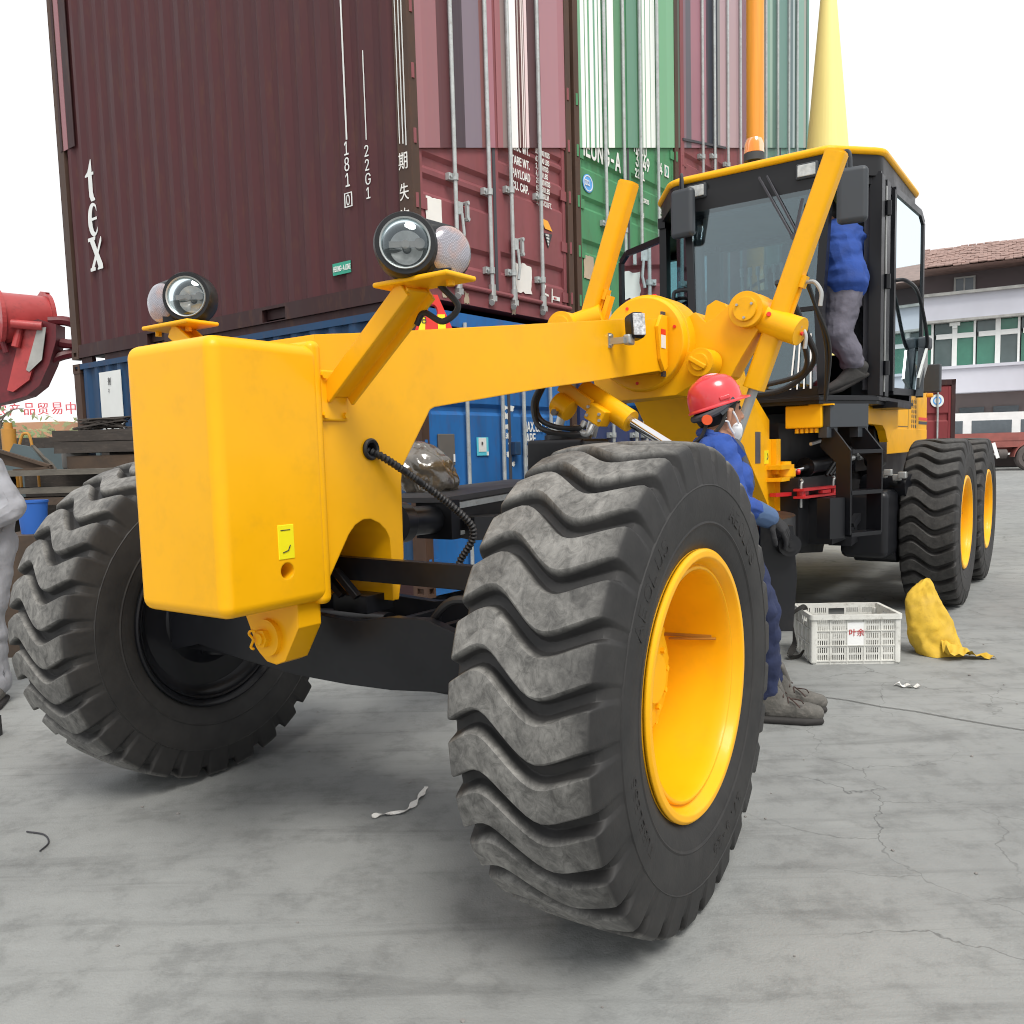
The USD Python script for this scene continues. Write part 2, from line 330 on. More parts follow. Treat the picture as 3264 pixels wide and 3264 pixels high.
# concrete yard
M['concrete'] = usdkit.material(stage, '/World/Looks/concrete', {
    'g': ('geometry', {}),
    'n1': ('noise_texture', {'scale': .55, 'detail': 6.0, 'roughness': .6}),
    'n2': ('noise_texture', {'scale': 5.0, 'detail': 9.0, 'roughness': .72}),
    'mp': ('mapping', {'rotation': (0, 0, math.radians(-28)), 'scale': (.35, 4.2, 1)}),
    'n3': ('noise_texture', {'scale': 2.2, 'detail': 7.0, 'roughness': .65, 'distortion': .6}),
    'n4': ('noise_texture', {'scale': 120.0, 'detail': 4.0}),
    'c1': ('rgb_ramp', {'ramp': [(.28, (.178, .184, .180)), (.5, (.232, .240, .234)), (.75, (.285, .292, .282))]}),
    'm1': ('rgb_ramp', {'ramp': [(.38, (.62,)*3), (.5, (1.0,)*3), (.68, (1.14,)*3)]}),
    'm3': ('rgb_ramp', {'ramp': [(.33, (.66,)*3), (.47, (1.0,)*3), (.66, (1.07,)*3)]}),
    'x1': ('mix_color', {'blend_type': 'multiply', 'fac': .55, 'use_clamp': False}), 'x3': ('mix_color', {'blend_type': 'multiply', 'fac': .6, 'use_clamp': False}),
    'dn': ('noise_texture', {'scale': 1.8, 'detail': 5.0, 'roughness': .6}), 'dv': ('vector_math', {'math_type': 'multiply_add', 'vector2': (.55, .55, 0), 'vector3': (0, 0, 0)}), 'da': ('vector_math', {'math_type': 'add'}),
    'vo': ('voronoi_texture', {'feature': 'distance_to_edge', 'scale': 2.1}),
    'vr': ('rgb_ramp', {'ramp': [(0.0, (.15,)*3), (.004, (.45,)*3), (.009, (1.0,)*3)]}),
    'ms': ('noise_texture', {'scale': 1.1, 'detail': 4.0}), 'mr': ('rgb_ramp', {'ramp': [(.45, (0,)*3), (.62, (.6,)*3)]}), 'gx': ('separate_xyz', {}), 'gr': ('map_range', {'from_min': -.3, 'from_max': .9, 'to_min': .08, 'to_max': 1.0, 'clamp': True}), 'mm': ('math', {'math_type': 'multiply'}),
    'xc': ('mix_color', {'blend_type': 'multiply'}),
    'ad': ('math', {'math_type': 'multiply_add', 'value2': .35}),
    'bp': ('bump', {'strength': .35, 'distance': .012}),
    'ro': ('map_range', {'from_min': .3, 'from_max': .7, 'to_min': .62, 'to_max': .9}),
    'p': ('principled_bsdf', {'specular_ior_level': .35})},
    [('g.position', 'n1.vector'), ('g.position', 'n2.vector'), ('g.position', 'mp.vector'), ('mp.vector', 'n3.vector'), ('g.position', 'n4.vector'),
     ('n1.fac', 'c1.fac'), ('n2.fac', 'm1.fac'), ('n3.fac', 'm3.fac'), ('c1.color', 'x1.a'), ('m1.color', 'x1.b'), ('x1.result', 'x3.a'), ('m3.color', 'x3.b'),
     ('g.position', 'dn.vector'), ('dn.color', 'dv.vector1'), ('g.position', 'da.vector1'), ('dv.vector', 'da.vector2'), ('da.vector', 'vo.vector'), ('vo.distance', 'vr.fac'),
     ('g.position', 'ms.vector'), ('ms.fac', 'mr.fac'), ('g.position', 'gx.vector'), ('gx.x', 'gr.value'), ('mr.color', 'mm.value1'), ('gr.result', 'mm.value2'), ('mm.value', 'xc.fac'), ('x3.result', 'xc.a'), ('vr.color', 'xc.b'), ('xc.result', 'p.base_color'),
     ('n4.fac', 'ad.value1'), ('n2.fac', 'ad.value3'), ('ad.value', 'bp.height'), ('bp.normal', 'p.normal'), ('n1.fac', 'ro.value'), ('ro.result', 'p.roughness')], surface='p.BSDF')
def leaf(name, col):
    M[name] = usdkit.material(stage, f'/World/Looks/{name}', {'d': ('diffuse_bsdf', {'color': col}), 't': ('translucent_bsdf', {'color': tuple(np.array(col)*1.2)}), 'm': ('mix_closure', {'fac': .35})},
        [('d.BSDF', 'm.closure1'), ('t.BSDF', 'm.closure2')], surface='m.closure')
leaf('hazy_green', (.26, .32, .17)); leaf('hazy_olive', (.34, .36, .2))  # distant haze is mixed into these paled leaf colours
# headlamp reflector and ribbed signal lens
paint('reflector', (.84, .85, .84), .22, 1.0, .14, metal=.12, scale=26)
paint('lamp_lens', (.46, .48, .47), .25, .4, .25, scale=22)
paint('boot_dark', (.035, .034, .033), .8, 0, .25, bump=.2, bscale=80)
paint('drawbar_top', (.045, .046, .05), .5, 0, .2)
paint('knob_red', (.72, .085, .015), .45, 0, .05)
M['ribbed_lens'] = usdkit.material(stage, '/World/Looks/ribbed_lens', {
    'g': ('texture_coordinate', {}), 'ck': ('checker_texture', {'scale': 230.0, 'color1': (1.0,)*3, 'color2': (.62,)*3}), 'bp': ('bump', {'strength': .8, 'distance': .004}),
    'n': ('noise_texture', {'scale': 14.0, 'detail': 2.0}), 'r': ('rgb_ramp', {'ramp': [(.45, (.36, .355, .40)), (.66, (.50, .33, .29))]}), 'gm': ('mix_color', {'blend_type': 'multiply', 'fac': .75}),
    'p': ('principled_bsdf', {'roughness': .2, 'metallic': .2, 'coat_weight': .5})},
    [('g.object', 'ck.vector'), ('ck.fac', 'bp.height'), ('bp.normal', 'p.normal'), ('g.object', 'n.vector'), ('n.fac', 'r.fac'), ('r.color', 'gm.a'), ('ck.color', 'gm.b'), ('gm.result', 'p.base_color')], surface='p.BSDF')
paint('led_lens', (.45, .46, .47), .3, .5, .6, scale=70)

# ------------------------------------------------------------------ ground
def ground():
    xs = [-400, -60, 60, 400]; ys = [-60, -8, 60, 500]
    v = [(x, y, 0) for y in ys for x in xs]; f = []
    for j in range(3):
        for i in range(3):
            a = j*4+i; f += [[a, a+1, a+5], [a, a+5, a+4]]
    return trimesh.Trimesh(v, f, process=False)
tag(part(None, 'ground', ground(), 'concrete', smooth=False), kind='structure')
def crack(pts, w):
    """a thin dark joint in the slab, a strip laid 4 mm above it"""
    p = np.array(pts, float); n = np.gradient(p, axis=0); n = np.stack([-n[:, 1], n[:, 0]], 1); n /= np.linalg.norm(n, axis=1, keepdims=True)
    a = p+n*w/2; b = p-n*w/2; k = len(p); v = np.vstack([np.c_[a, np.full(k, .004)], np.c_[b, np.full(k, .004)]])
    return trimesh.Trimesh(v, [t for i in range(k-1) for t in ([i, k+i, k+i+1], [i, k+i+1, i+1])], process=False)
paint('joint_dirt', (.085, .085, .08), .95, 0, .3, scale=20)
jl = [(1.0+.12*i+rng.uniform(-.01, .01), 4.89-.105*i+rng.uniform(-.012, .012)) for i in range(26)]
tag(part(None, 'pavement_joint', crack(jl, .008), 'joint_dirt', smooth=False), kind='structure')

# ------------------------------------------------------------------ containers
PH = 0.6559; CX, CY = -.7481, 7.2722; CROT = 90-math.degrees(PH)
def cpos(u, v=0): return (CX+u*math.sin(PH)-v*math.cos(PH), CY+u*math.cos(PH)+v*math.sin(PH))
def seam(u): return 3.87+.2587*u
def side_sheet(v0, v1, z0, z1, x, pitch=.2755, dep=.034):
    """corrugated side wall, its outer crests at x, running along y"""
    pr, v = [], v0
    while v < v1-1e-6:
        for dv, dx in ((0, dep), (.07, dep), (.138, 0), (.208, 0)):
            if v+dv < v1: pr.append((v+dv, x+dx))
        v += pitch
    pr.append((v1, x+dep)); k = len(pr)
    V = [(b, a, z0) for a, b in pr]+[(b, a, z1) for a, b in pr]
    f = [t for i in range(k-1) for t in ([i, k+i, k+i+1], [i, k+i+1, i+1])]
    return trimesh.Trimesh(V, f, process=False)
def door_sheet(u0, u1, z0, z1, grooves, y=.035, dep=.032):
    """door leaf with pressed grooves running across"""
    zs = [(z0, 0)]
    for a, b in sorted(grooves): zs += [(a, 0), (a+.035, 1), (b-.035, 1), (b, 0)]
    zs.append((z1, 0)); ui, uo = u0+.05, u1-.05; ms = []
    V = []; f = []
    for z, g in zs: V += [(ui, y+g*dep, z), (uo, y+g*dep, z)]
    for i in range(len(zs)-1): a = 2*i; f += [[a, a+1, a+3], [a, a+3, a+2]]
    ms.append(trimesh.Trimesh(V, f, process=False))
    for a, b in ((u0, ui), (uo, u1)): ms.append(box(a, b, y-.006, y+.05, z0, z1))
    return cat(*ms)
def lock_bar(par, u, z0, z1, brackets, handle=None, y=-.02):
    b = part(par, 'lock_bar', cyl((u, y, z0), (u, y, z1), .019, n=12), 'galvanised')
    ms = []
    for z in brackets:
        ms += [box(u-.07, u+.035, y+.012, .033, z-.03, z+.03), cyl((u, y, z-.028), (u, y, z+.028), .029, n=12), cyl((u-.052, .012, z), (u-.052, y-.004, z), .012, n=8)]
    if ms: part(b, 'bracket', cat(ms), 'galvanised')
    cams = [cat(cyl((u, y, z), (u, y, z+.10), .034, n=12), box(u-.03, u+.03, y-.03, .03, z-.05, z), cyl((u-.04, y-.02, z-.07), (u+.03, y+.02, z-.03), .028, n=8)) for z in ([z0] if z0 < z1-.3 else [])]
    if cams: part(b, 'cam_end', cat(cams), 'zinc')
    if handle is not None:
        z = handle; s = 1
        part(b, 'handle', cat(box(u+.012, u+.085, y-.006, y+.014, z-.06, z+.05), tube([(u+.06, y-.014, z-.05), (u+.075, y-.02, z-.22), (u+.05, y-.02, z-.34)], .014, 8),
                              obar((u+.15, y, z+.07), (u+.15, y, z-.10), .034, .022, (0, 1, 0)), cyl((u+.15, y-.02, z+.06), (u+.15, .03, z+.06), .018, n=8), cyl((u+.15, y-.02, z-.08), (u+.15, .03, z-.08), .018, n=8)), 'galvanised')
    return b
def strips(par, items, y, ztop):
    """vertical runs of faded paint on the upper door: (u0, u1, colour)"""
    for u0, u1, c in items:
        key = 'fade_%02x%02x%02x' % c
        if key not in M: paint(key, tuple(np.array(lin(*c))*(.66 if max(c) < 230 else .85)), .6, 0, .05, scale=8, stretch=(3, 3, .05))
        m = trimesh.Trimesh([(u0, y, seam(u0)), (u1, y, seam(u1)), (u1, y, ztop), (u0, y, ztop), (u0, y+.004, seam(u0)), (u1, y+.004, seam(u1)), (u1, y+.004, ztop), (u0, y+.004, ztop)],
                            [[0, 1, 2], [0, 2, 3], [0, 4, 5], [0, 5, 1], [3, 2, 6], [3, 6, 7], [0, 3, 7], [0, 7, 4], [1, 5, 6], [1, 6, 2]], process=False)
        part(par, 'paint_stripe', m, key, smooth=False)
def xq(z): return z  # local z equals world z: every container stands with its origin on the ground

def container(name, label, u0, z0, z1, side_mat, door_mat, frame_mat, grooves, bars, brk, handles, side=True, gasket_u=1.135, y_front=0.0, streak=None, sheet_top=None):
    c = thing(name, label, 'shipping container', (*cpos(u0), 0), CROT, 'stacked shipping containers')
    W, Lh = 2.438, 6.058
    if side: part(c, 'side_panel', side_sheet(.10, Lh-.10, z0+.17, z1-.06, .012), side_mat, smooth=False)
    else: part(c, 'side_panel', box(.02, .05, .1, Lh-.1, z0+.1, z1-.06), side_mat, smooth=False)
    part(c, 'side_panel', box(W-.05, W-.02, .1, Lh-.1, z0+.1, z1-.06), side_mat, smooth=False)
    part(c, 'end_wall', box(.1, W-.1, Lh-.06, Lh-.03, z0+.1, z1-.06), side_mat, smooth=False)
    part(c, 'roof_sheet', box(.01, W-.01, .02, Lh-.02, z1-.05, z1-.01), side_mat, smooth=False)
    part(c, 'floor_frame', cat(box(.06, W-.06, .1, Lh-.05, z0+.05, z0+.16)), 'maroon_dark', smooth=False)
    # corner posts with castings
    for x0 in (0, W-.10):
        for y0 in (0, Lh-.16):
            part(c, 'corner_post', box(x0+.002, x0+.098, y0+.002, y0+.158, z0+.118, z1-.118), frame_mat, smooth=False)
            for zz0 in (z0, z1-.118):
                cs = tri2man(box(x0-.004, x0+.104, y0-.004, y0+.166, zz0, zz0+.118))
                sx = -1 if x0 == 0 else 1
                cs = cs-tri2man(cyl((x0+.05, y0+.08, zz0-.01), (x0+.05, y0+.08, zz0+.13), .03, n=12))-tri2man(box(x0+.05+sx*.03, x0+.05+sx*.08, y0+.04, y0+.12, zz0+.035, zz0+.085))-tri2man(box(x0+.02, x0+.08, y0-.03, y0+.03, zz0+.035, zz0+.085))
                part(c, 'corner_casting', man2tri(cs), frame_mat, smooth=False)
    rail = cat(box(.0, .062, .17, Lh-.17, z0+.012, z0+.17))
    part(c, 'dark_gap_filler', cat(box(.03, .08, .17, 5.30, z0-.058, z0+.011), box(.03, .08, 5.62, 5.88, z0-.058, z0+.011)), 'maroon_dark', smooth=False) if u0 == 0 and z0 > 1 else None  # dark strip added so the gap between stacked containers looks shaded
    rb = tri2man(rail)
    for yy in (1.75, 3.9): rb = rb-tri2man(box(-.1, .2, yy, yy+.36, z0+.02, z0+.14))
    part(c, 'bottom_rail', man2tri(rb), 'maroon_dark', smooth=False)
    part(c, 'top_rail', box(0, .06, .17, Lh-.17, z1-.07, z1-.005), side_mat, smooth=False)
    part(c, 'door_sill', cat(box(.10, W-.10, .004, .16, z0+.012, z0+.15), cyl((.11, -.015, z0+.165), (W-.11, -.015, z0+.165), .022, n=10)), door_mat)
    part(c, 'door_header', box(.10, W-.10, .004, .16, z1-.14, z1-.012), door_mat, smooth=False)
    # doors
    gz0, gz1 = z0+.20, (sheet_top or z1-.15)
    for k, (a, b) in enumerate(((.105, gasket_u-.02), (gasket_u+.02, W-.105))):
        d = part(c, 'door', door_sheet(a, b, gz0, gz1, grooves[k]), door_mat, smooth=False)
        for i in (0, 1):
            u = bars[2*k+i]
            lock_bar(d, u, z0+.13, z1-.10, brk[2*k+i], handles.get(2*k+i))
        hu = a if k == 0 else b
        for hz in np.arange(z0+.28, min(z1-.2, z0+2.6), .52):
            s = -1 if k == 0 else 1
            part(d, 'hinge', cat(box(hu-.09 if k else hu-.05, hu+.05 if k else hu+.09, .018, .034, hz-.05, hz+.05), cyl((hu+s*.05, .008, hz-.06), (hu+s*.05, .008, hz+.06), .018, n=10)), door_mat)
    part(c, 'door_gasket', box(gasket_u-.0195, gasket_u+.0195, .022, .06, gz0, gz1), 'gasket', smooth=False)
    for a, b in ((.1002, .1048), (W-.1048, W-.1002)): part(c, 'door_gasket', box(a, b, .03, .06, gz0, gz1), 'gasket', smooth=False)
    if streak:
        up_ = part(c, 'upper_door_panel', trimesh.Trimesh([(.1, .015, seam(.1+streak[1])), (W-.1, .015, seam(W-.1+streak[1])), (W-.1, .015, z1-.15), (.1, .015, z1-.15)], [[0, 1, 2], [0, 2, 3]], process=False), door_mat, smooth=False)
        def sm(par, items, y, ztop):
            global seam
            old = seam; seam = lambda u: old(u+streak[1])
            strips(par, items, y, ztop); seam = old
        sm(up_, streak[0], .009, z1-.15)
    return c
Y = lambda *a: list(a)
Z2 = 2.66; TOP = 11.0
# (measured along the door front, u from each container's own corner)
def srow(xs, off, conv): return [(conv(a)-off, conv(b)-off, c) for a, b, c in xs]
def u1(X):            # door position of a column of the photograph's upper strip, by perspective
    x = (1250+.3623*X-1632)/FPX; y = -(468-1694)/FPX; d = fw+x*R2+y*U2
    t = np.array([-math.cos(PH), math.sin(PH), 0]); s = (np.array([CX, CY, 0])@t)/(d[0]*t[0]+d[1]*t[1])
    w = s*d; return float((w[0]-CX)*math.sin(PH)+(w[1]-CY)*math.cos(PH))
u2 = lambda X: u1((1850+.4658*X-1250)/.3623)
maroon_st = [(168, 300, (178, 124, 130)), (300, 430, (172, 118, 124)), (430, 540, (104, 58, 63)), (572, 655, (78, 64, 74)), (655, 800, (146, 132, 146)), (800, 842, (150, 100, 98)),
             (868, 915, (188, 128, 142)), (940, 985, (176, 114, 120)), (985, 1040, (160, 142, 140)), (1045, 1118, (250, 250, 250)), (1118, 1132, (110, 70, 72)), (1132, 1140, (225, 215, 210)), (1140, 1160, (104, 62, 60)),
             (1160, 1170, (235, 225, 222)), (1170, 1176, (112, 66, 66)), (1176, 1184, (240, 232, 230)), (1184, 1190, (104, 60, 62)), (1190, 1214, (232, 210, 212)), (1214, 1290, (96, 66, 70)), (1325, 1480, (192, 142, 152)), (1480, 1540, (186, 130, 140))]
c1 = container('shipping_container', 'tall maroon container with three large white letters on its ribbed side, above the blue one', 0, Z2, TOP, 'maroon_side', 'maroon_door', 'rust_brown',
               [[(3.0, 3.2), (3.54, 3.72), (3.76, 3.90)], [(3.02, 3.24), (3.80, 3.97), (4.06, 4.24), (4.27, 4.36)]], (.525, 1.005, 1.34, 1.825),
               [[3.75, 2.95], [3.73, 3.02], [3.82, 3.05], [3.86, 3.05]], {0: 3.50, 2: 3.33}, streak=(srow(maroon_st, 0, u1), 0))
# lettering and stickers
def dprint(c, t, h, u, z, y=.024, mat='white_print', wide=.8, bold=True, name='lettering', **k): return part(c, name, text(t, h, (u, y, z), (1, 0, 0), (0, 0, 1), .003, wide, bold, **k), mat, smooth=False)
def sprint(c, t, h, v, z, x=.006, mat='white_print', wide=.7, bold=False, name='lettering'): return part(c, name, text(t, h, (x, v, z), (0, -1, 0), (0, 0, 1), .003, wide, bold), mat, smooth=False)
for t, z in (('MAX. WT.', 4.23), ('TARE WT.', 4.10), ('PAYLOAD', 3.98), ('CU. CAP.', 3.86)): dprint(c1, t, .075, 1.40, z, y=.02, wide=.62)
for t, z in (('30,480 KGS', 4.29), ('67,200 LBS', 4.215), ('2,200 KGS', 4.145), ('4,850 LBS', 4.075), ('28,280 KGS', 4.005), ('62,350 LBS', 3.935), ('33.2 CU.M', 3.87), ('1,173 CU.FT.', 3.80)): dprint(c1, t, .05, 1.80, z, y=.02, wide=.62)
def patch(c, u0, u1_, z0, z1, mat, y=.022, name='sticker', jag=0.0):
    n = 7; e = lambda a, b, ax: [(a[0]+(b[0]-a[0])*i/n+(rng.uniform(-jag, jag) if ax else 0), a[1]+(b[1]-a[1])*i/n+(0 if ax else rng.uniform(-jag, jag))) for i in range(n)]
    q = [(u0, z0), (u1_, z0), (u1_, z1), (u0, z1)]
    p = e(q[0], q[1], 0)+e(q[1], q[2], 1)+e(q[2], q[3], 0)+e(q[3], q[0], 1)
    return part(c, name, prism(p, 'y', y, y+.003), mat, smooth=False)
patch(c1, .18, .38, 3.22, 3.53, 'paper', .024, 'torn_label', .006)
patch(c1, 1.44, 1.69, 2.90, 3.17, 'paper', .024, 'torn_label', .014)
part(c1, 'sticker', prism([(1.88, 3.68), (2.0, 3.67), (2.08, 3.58), (1.95, 3.585)], 'y', .024, .027), 'orange_sticker', smooth=False)
part(c1, 'sticker', prism([(1.93, 3.54), (2.075, 3.55), (2.0, 3.40)], 'y', .024, .027), 'ink', smooth=False)
for i, (t, w) in enumerate((('CAUTION', .5), ('WARNING', .4), ('HIGH', .5), ('UP', .5))): dprint(c1, t, .018, 1.95+.012*i, 3.515-.03*i, y=.0205, wide=w)
patch(c1, 2.06, 2.19, 2.89, 2.93, 'white_print', .024)
dprint(c1, 'NO.1', .018, 2.075, 2.90, y=.0205, mat='red_ink')
for u, z in ((.33, 2.70), (.62, 2.68), (1.32, 2.66)): patch(c1, u, u+.06, z, z+.10, 'tan_patch', -.001, 'tape', .01)
part(c1, 'chalk_mark', cat(obar((1.85, .022, 2.88), (1.93, .022, 3.02), .004, .02, (0, 0, 1)), obar((1.86, .022, 2.94), (1.98, .022, 2.92), .004, .02), obar((2.04, .022, 2.86), (2.05, .022, 3.0), .004, .014, (1, 0, 0))), 'paper', smooth=False)
tS = Polygon([(0, .66), (.35, .74), (.72, 1.0), (.80, 1.0), (.80, .69), (1, .69), (1, .62), (.80, .62), (.80, .2), (.88, .08), (1, .05), (1, 0), (.55, .0), (.36, .14), (.36, .62), (0, .62)])
eS = affinity.scale(Point(.55, .5).buffer(.5), 1.1, 1).difference(affinity.scale(Point(.68, .5).buffer(.36), .8, 1.1)).union(sbox(.1, .48, 1, .56)).intersection(sbox(0, 0, .92, 1)).difference(sbox(.75, .25, 1, .47))
xS = Polygon([(0, 1), (.55, 1), (.52, .93), (.42, .93), (.66, .55), (1, .95), (1, .82), (.72, .48), (1, .1), (1, 0), (.62, 0), (.70, .06), (.55, .34), (.30, .07), (.40, .07), (.40, 0), (.05, 0), (.05, .06), (.14, .07), (.48, .44), (.14, .93), (0, .93)]).buffer(.02)
for sh_, v, z, w_, h_ in ((tS, 5.42, 4.48, .20, .48), (eS, 5.42, 4.07, .23, .39), (xS, 5.45, 3.68, .30, .38)):
    part(c1, 'lettering', put(xf(shape_mesh(sh_, .003), np.diag([w_, h_, 1])), (.006, v, z), (0, -1, 0), (0, 0, 1)), 'white_print', smooth=False)
for i, ch in enumerate('181'): sprint(c1, ch, .115, .83, 3.99-i*.135, wide=.75)
bx = cat(box(.004, .009, .745, .755, 3.545, 3.67), box(.004, .009, .835, .845, 3.545, 3.67), box(.004, .009, .755, .835, 3.545, 3.553), box(.004, .009, .755, .835, 3.662, 3.67)); part(c1, 'lettering', bx, 'white_print', smooth=False)
sprint(c1, '0', .09, .825, 3.562, wide=.7)
for i, ch in enumerate('22G1'): sprint(c1, ch, .095, .57, 3.92-i*.118, wide=.8)
part(c1, 'sticker', box(.003, .008, .80, 1.04, 2.98, 3.085), 'green_sticker', smooth=False)
sprint(c1, 'HEUNG-A LINE', .045, 1.03, 3.01, x=.002, wide=.5, bold=True)
for t, z in (('期', 3.72), ('失', 3.47), ('次', 3.27), ('x', 3.12)): part(c1, 'chalk_mark', text(t, .14 if t != 'x' else .07, (-.002, .15, z), (0, -1, 0), (0, 0, 1), .003, .75, cjk=t != 'x'), 'paper', smooth=False)
part(c1, 'chalk_mark', cat(box(-.004, .001, .05, .058, 3.9, TOP-.2), box(-.004, .001, .085, .093, 3.92, TOP-.2), box(-.004, .001, .125, .131, 3.93, TOP-.2), box(.004, .009, .775, .79, 4.12, TOP-.2), box(.004, .009, .53, .538, 4.06, 4.8)), 'white_print', smooth=False)
part(c1, 'dark_stripe', cat(box(-.006, .001, 5.91, 5.96, 5.2, TOP-.2), box(.004, .01, 5.62, 5.78, 5.2, TOP-.2)), 'maroon_dark', smooth=False)
part(c1, 'faded_stripe', box(.002, .011, 5.79, 5.895, 5.2, TOP-.2), 'fade_b27c82', smooth=False)

green_st = [(1640, 1680, (136, 196, 156)), (1680, 1712, (248, 252, 250)), (1712, 1720, (120, 180, 140)), (1720, 1742, (248, 252, 250)), (1742, 1758, (130, 190, 150)), (1758, 1790, (248, 252, 250)), (1790, 1806, (130, 190, 160)), (1806, 1828, (244, 250, 248)), (1828, 1836, (120, 176, 140)), (1836, 1858, (248, 252, 250))]
green_st2 = [(200, 242, (246, 252, 248)), (242, 300, (112, 168, 128)), (330, 398, (118, 168, 144)), (415, 430, (244, 250, 248)), (430, 436, (140, 190, 160)), (436, 452, (246, 250, 248)), (452, 458, (150, 200, 170)), (458, 486, (246, 250, 248)), (486, 490, (140, 190, 160)), (490, 520, (240, 248, 244)), (548, 600, (136, 200, 156)), (600, 652, (142, 204, 162)), (652, 690, (96, 112, 100))]
U2o = 2.50
c2 = container('shipping_container', 'green container with white lettering and a round blue sticker, between the two maroon ones', U2o, Z2, TOP, 'green_door', 'green_door', 'rust_brown',
               [[(3.46, 3.62), (3.94, 4.08), (4.36, 4.51)], [(3.46, 3.62), (3.98, 4.12), (4.42, 4.57)]], (3.10-U2o, 3.51-U2o, 3.90-U2o, 4.34-U2o),
               [[3.85, 3.05], [3.85, 3.05], [3.6, 3.05], [3.6, 3.05]], {2: 3.42}, gasket_u=1.17, streak=(srow(green_st, U2o, u1)+srow(green_st2, U2o, u2), U2o))
dprint(c2, 'HEUNG-A', .20, 2.60-U2o, 4.50, wide=.66)
dprint(c2, 'HALU', .13, 3.80-U2o, 4.82, wide=.66); dprint(c2, '3749', .15, 3.84-U2o, 4.665, wide=.66); dprint(c2, '22G1', .10, 3.82-U2o, 4.535, wide=.66); dprint(c2, '74', .13, 4.37-U2o, 4.72, wide=.66)
patch(c2, 4.59-U2o, 4.70-U2o, 4.72, 4.86, 'white_print', .024); dprint(c2, '0', .10, 4.605-U2o, 4.74, y=.0205, wide=.7, mat='green_sticker')
for k, zb in enumerate((4.32, 4.24, 4.16, 4.08, 3.76, 3.70, 3.64)): dprint(c2, ('30,480 KGS', '67,200 LBS', '2,230 KGS', '4,916 LBS', '28,250 KGS', '62,280 LBS', '1,172 CU.FT')[k], .05, 4.40-U2o, zb, wide=.55)
for t, z in (('MAX.GROSS', 4.28), ('TARE', 4.10), ('NET', 3.76), ('CU.CAP.', 3.62)): dprint(c2, t, .05, 3.94-U2o, z, wide=.55)
part(c2, 'sticker', prism(affinity.scale(Point(2.785-U2o, 4.22).buffer(.1), 1.05, .95), 'y', .024, .027), 'blue_sticker', smooth=False)
part(c2, 'sticker', prism(affinity.scale(Point(2.785-U2o, 4.22).buffer(.088).difference(Point(2.785-U2o, 4.22).buffer(.078)), 1.05, .95), 'y', .0205, .0235), 'white_print', smooth=False)
dprint(c2, 'IICL', .055, 2.715-U2o, 4.195, y=.0195, wide=.6)
patch(c2, 2.67-U2o, 2.87-U2o, 3.20, 3.45, 'tan_patch', .024, 'torn_label', .008)
patch(c2, 3.74-U2o, 3.83-U2o, 3.05, 3.3, 'white_print', .024, 'scuffed_paint', .03)

pink_st = [(700, 730, (146, 118, 132)), (730, 765, (110, 108, 118)), (765, 868, (186, 132, 146)), (868, 880, (80, 62, 76)), (880, 945, (46, 53, 68)), (945, 962, (150, 150, 150)), (962, 1070, (206, 176, 182)), (1070, 1100, (196, 166, 172)), (1100, 1140, (150, 112, 124)), (1140, 1262, (190, 150, 156))]
U3 = 5.0
c3 = container('shipping_container', 'faded maroon container behind the cab roof, right of the green one', U3, Z2, TOP, 'maroon_side', 'maroon_door', 'maroon_door',
               [[(4.5, 4.7), (5.02, 5.16)], [(5.1, 5.3)]], (.62, 1.0, 1.45, 1.9), [[5.2], [5.3], [5.3], [5.3]], {}, streak=(srow(pink_st, U3, u2), U3))
part(c3, 'tier_gap_strip', obar((.05, -.004, 5.28), (1.4, -.004, 5.52), .012, .03), 'gasket', smooth=False)  # dark strip standing in for the shaded gap between container tiers
teal_st = [(1262, 1300, (140, 184, 166)), (1300, 1318, (178, 206, 190)), (1318, 1345, (104, 142, 130)), (1345, 1358, (150, 190, 176)), (1358, 1420, (122, 162, 152)), (1420, 1432, (180, 196, 196)), (1432, 1456, (112, 134, 136)), (1456, 1470, (190, 206, 206)), (1470, 1480, (90, 120, 112)), (1480, 1530, (150, 192, 176)), (1530, 1545, (180, 184, 172)), (1545, 1560, (86, 120, 108))]
c4 = container('shipping_container', 'pale teal container at the far end of the row, behind the cab roof', 7.50, Z2, TOP, 'teal', 'teal', 'teal', [[], []], (.4, .9, 1.4, 1.8), [[], [], [], []], {}, streak=(srow(teal_st, 7.5, u2), 7.5))
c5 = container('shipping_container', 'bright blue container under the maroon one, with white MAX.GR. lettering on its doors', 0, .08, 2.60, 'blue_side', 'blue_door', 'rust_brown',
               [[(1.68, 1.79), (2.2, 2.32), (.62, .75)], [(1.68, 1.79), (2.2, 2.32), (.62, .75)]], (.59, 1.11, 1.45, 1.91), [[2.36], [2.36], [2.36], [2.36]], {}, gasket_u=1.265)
for t, z in (('MAX.GR.', 1.535), ('TARE', 1.42), ('NET', 1.30), ('CU.CAP.', 1.18)): dprint(c5, t, .095, 1.47, z, wide=.66)
for t, z in (('30,480 KGS', 1.585), ('67,200 LBS', 1.52)): dprint(c5, t, .05, 1.86, z, wide=.62)
part(c5, 'vent_plate', rbox((.33, .02, 1.37), (.215, .02, .28), .006, 8), 'plate_metal')
patch(c5, .41, .43, 1.26, 1.33, 'white_print', .006)
patch(c5, .76, .93, 1.31, 1.48, 'cyan_sticker', .024); patch(c5, .785, .895, 1.345, 1.475, 'white_print', .0205); patch(c5, .90, .93, 1.31, 1.345, 'white_print', .0205)
dprint(c5, '检', .03, .82, 1.41, y=.0175, mat='ink', cjk=True)
part(c5, 'lock_box', rbox((1.32, .0, 1.37), (.09, .07, .13), .008, 8), 'blue_side')
part(c5, 'white_board', box(-.004, .004, 4.90, 5.41, 1.2, 2.45), 'white_print', smooth=False)
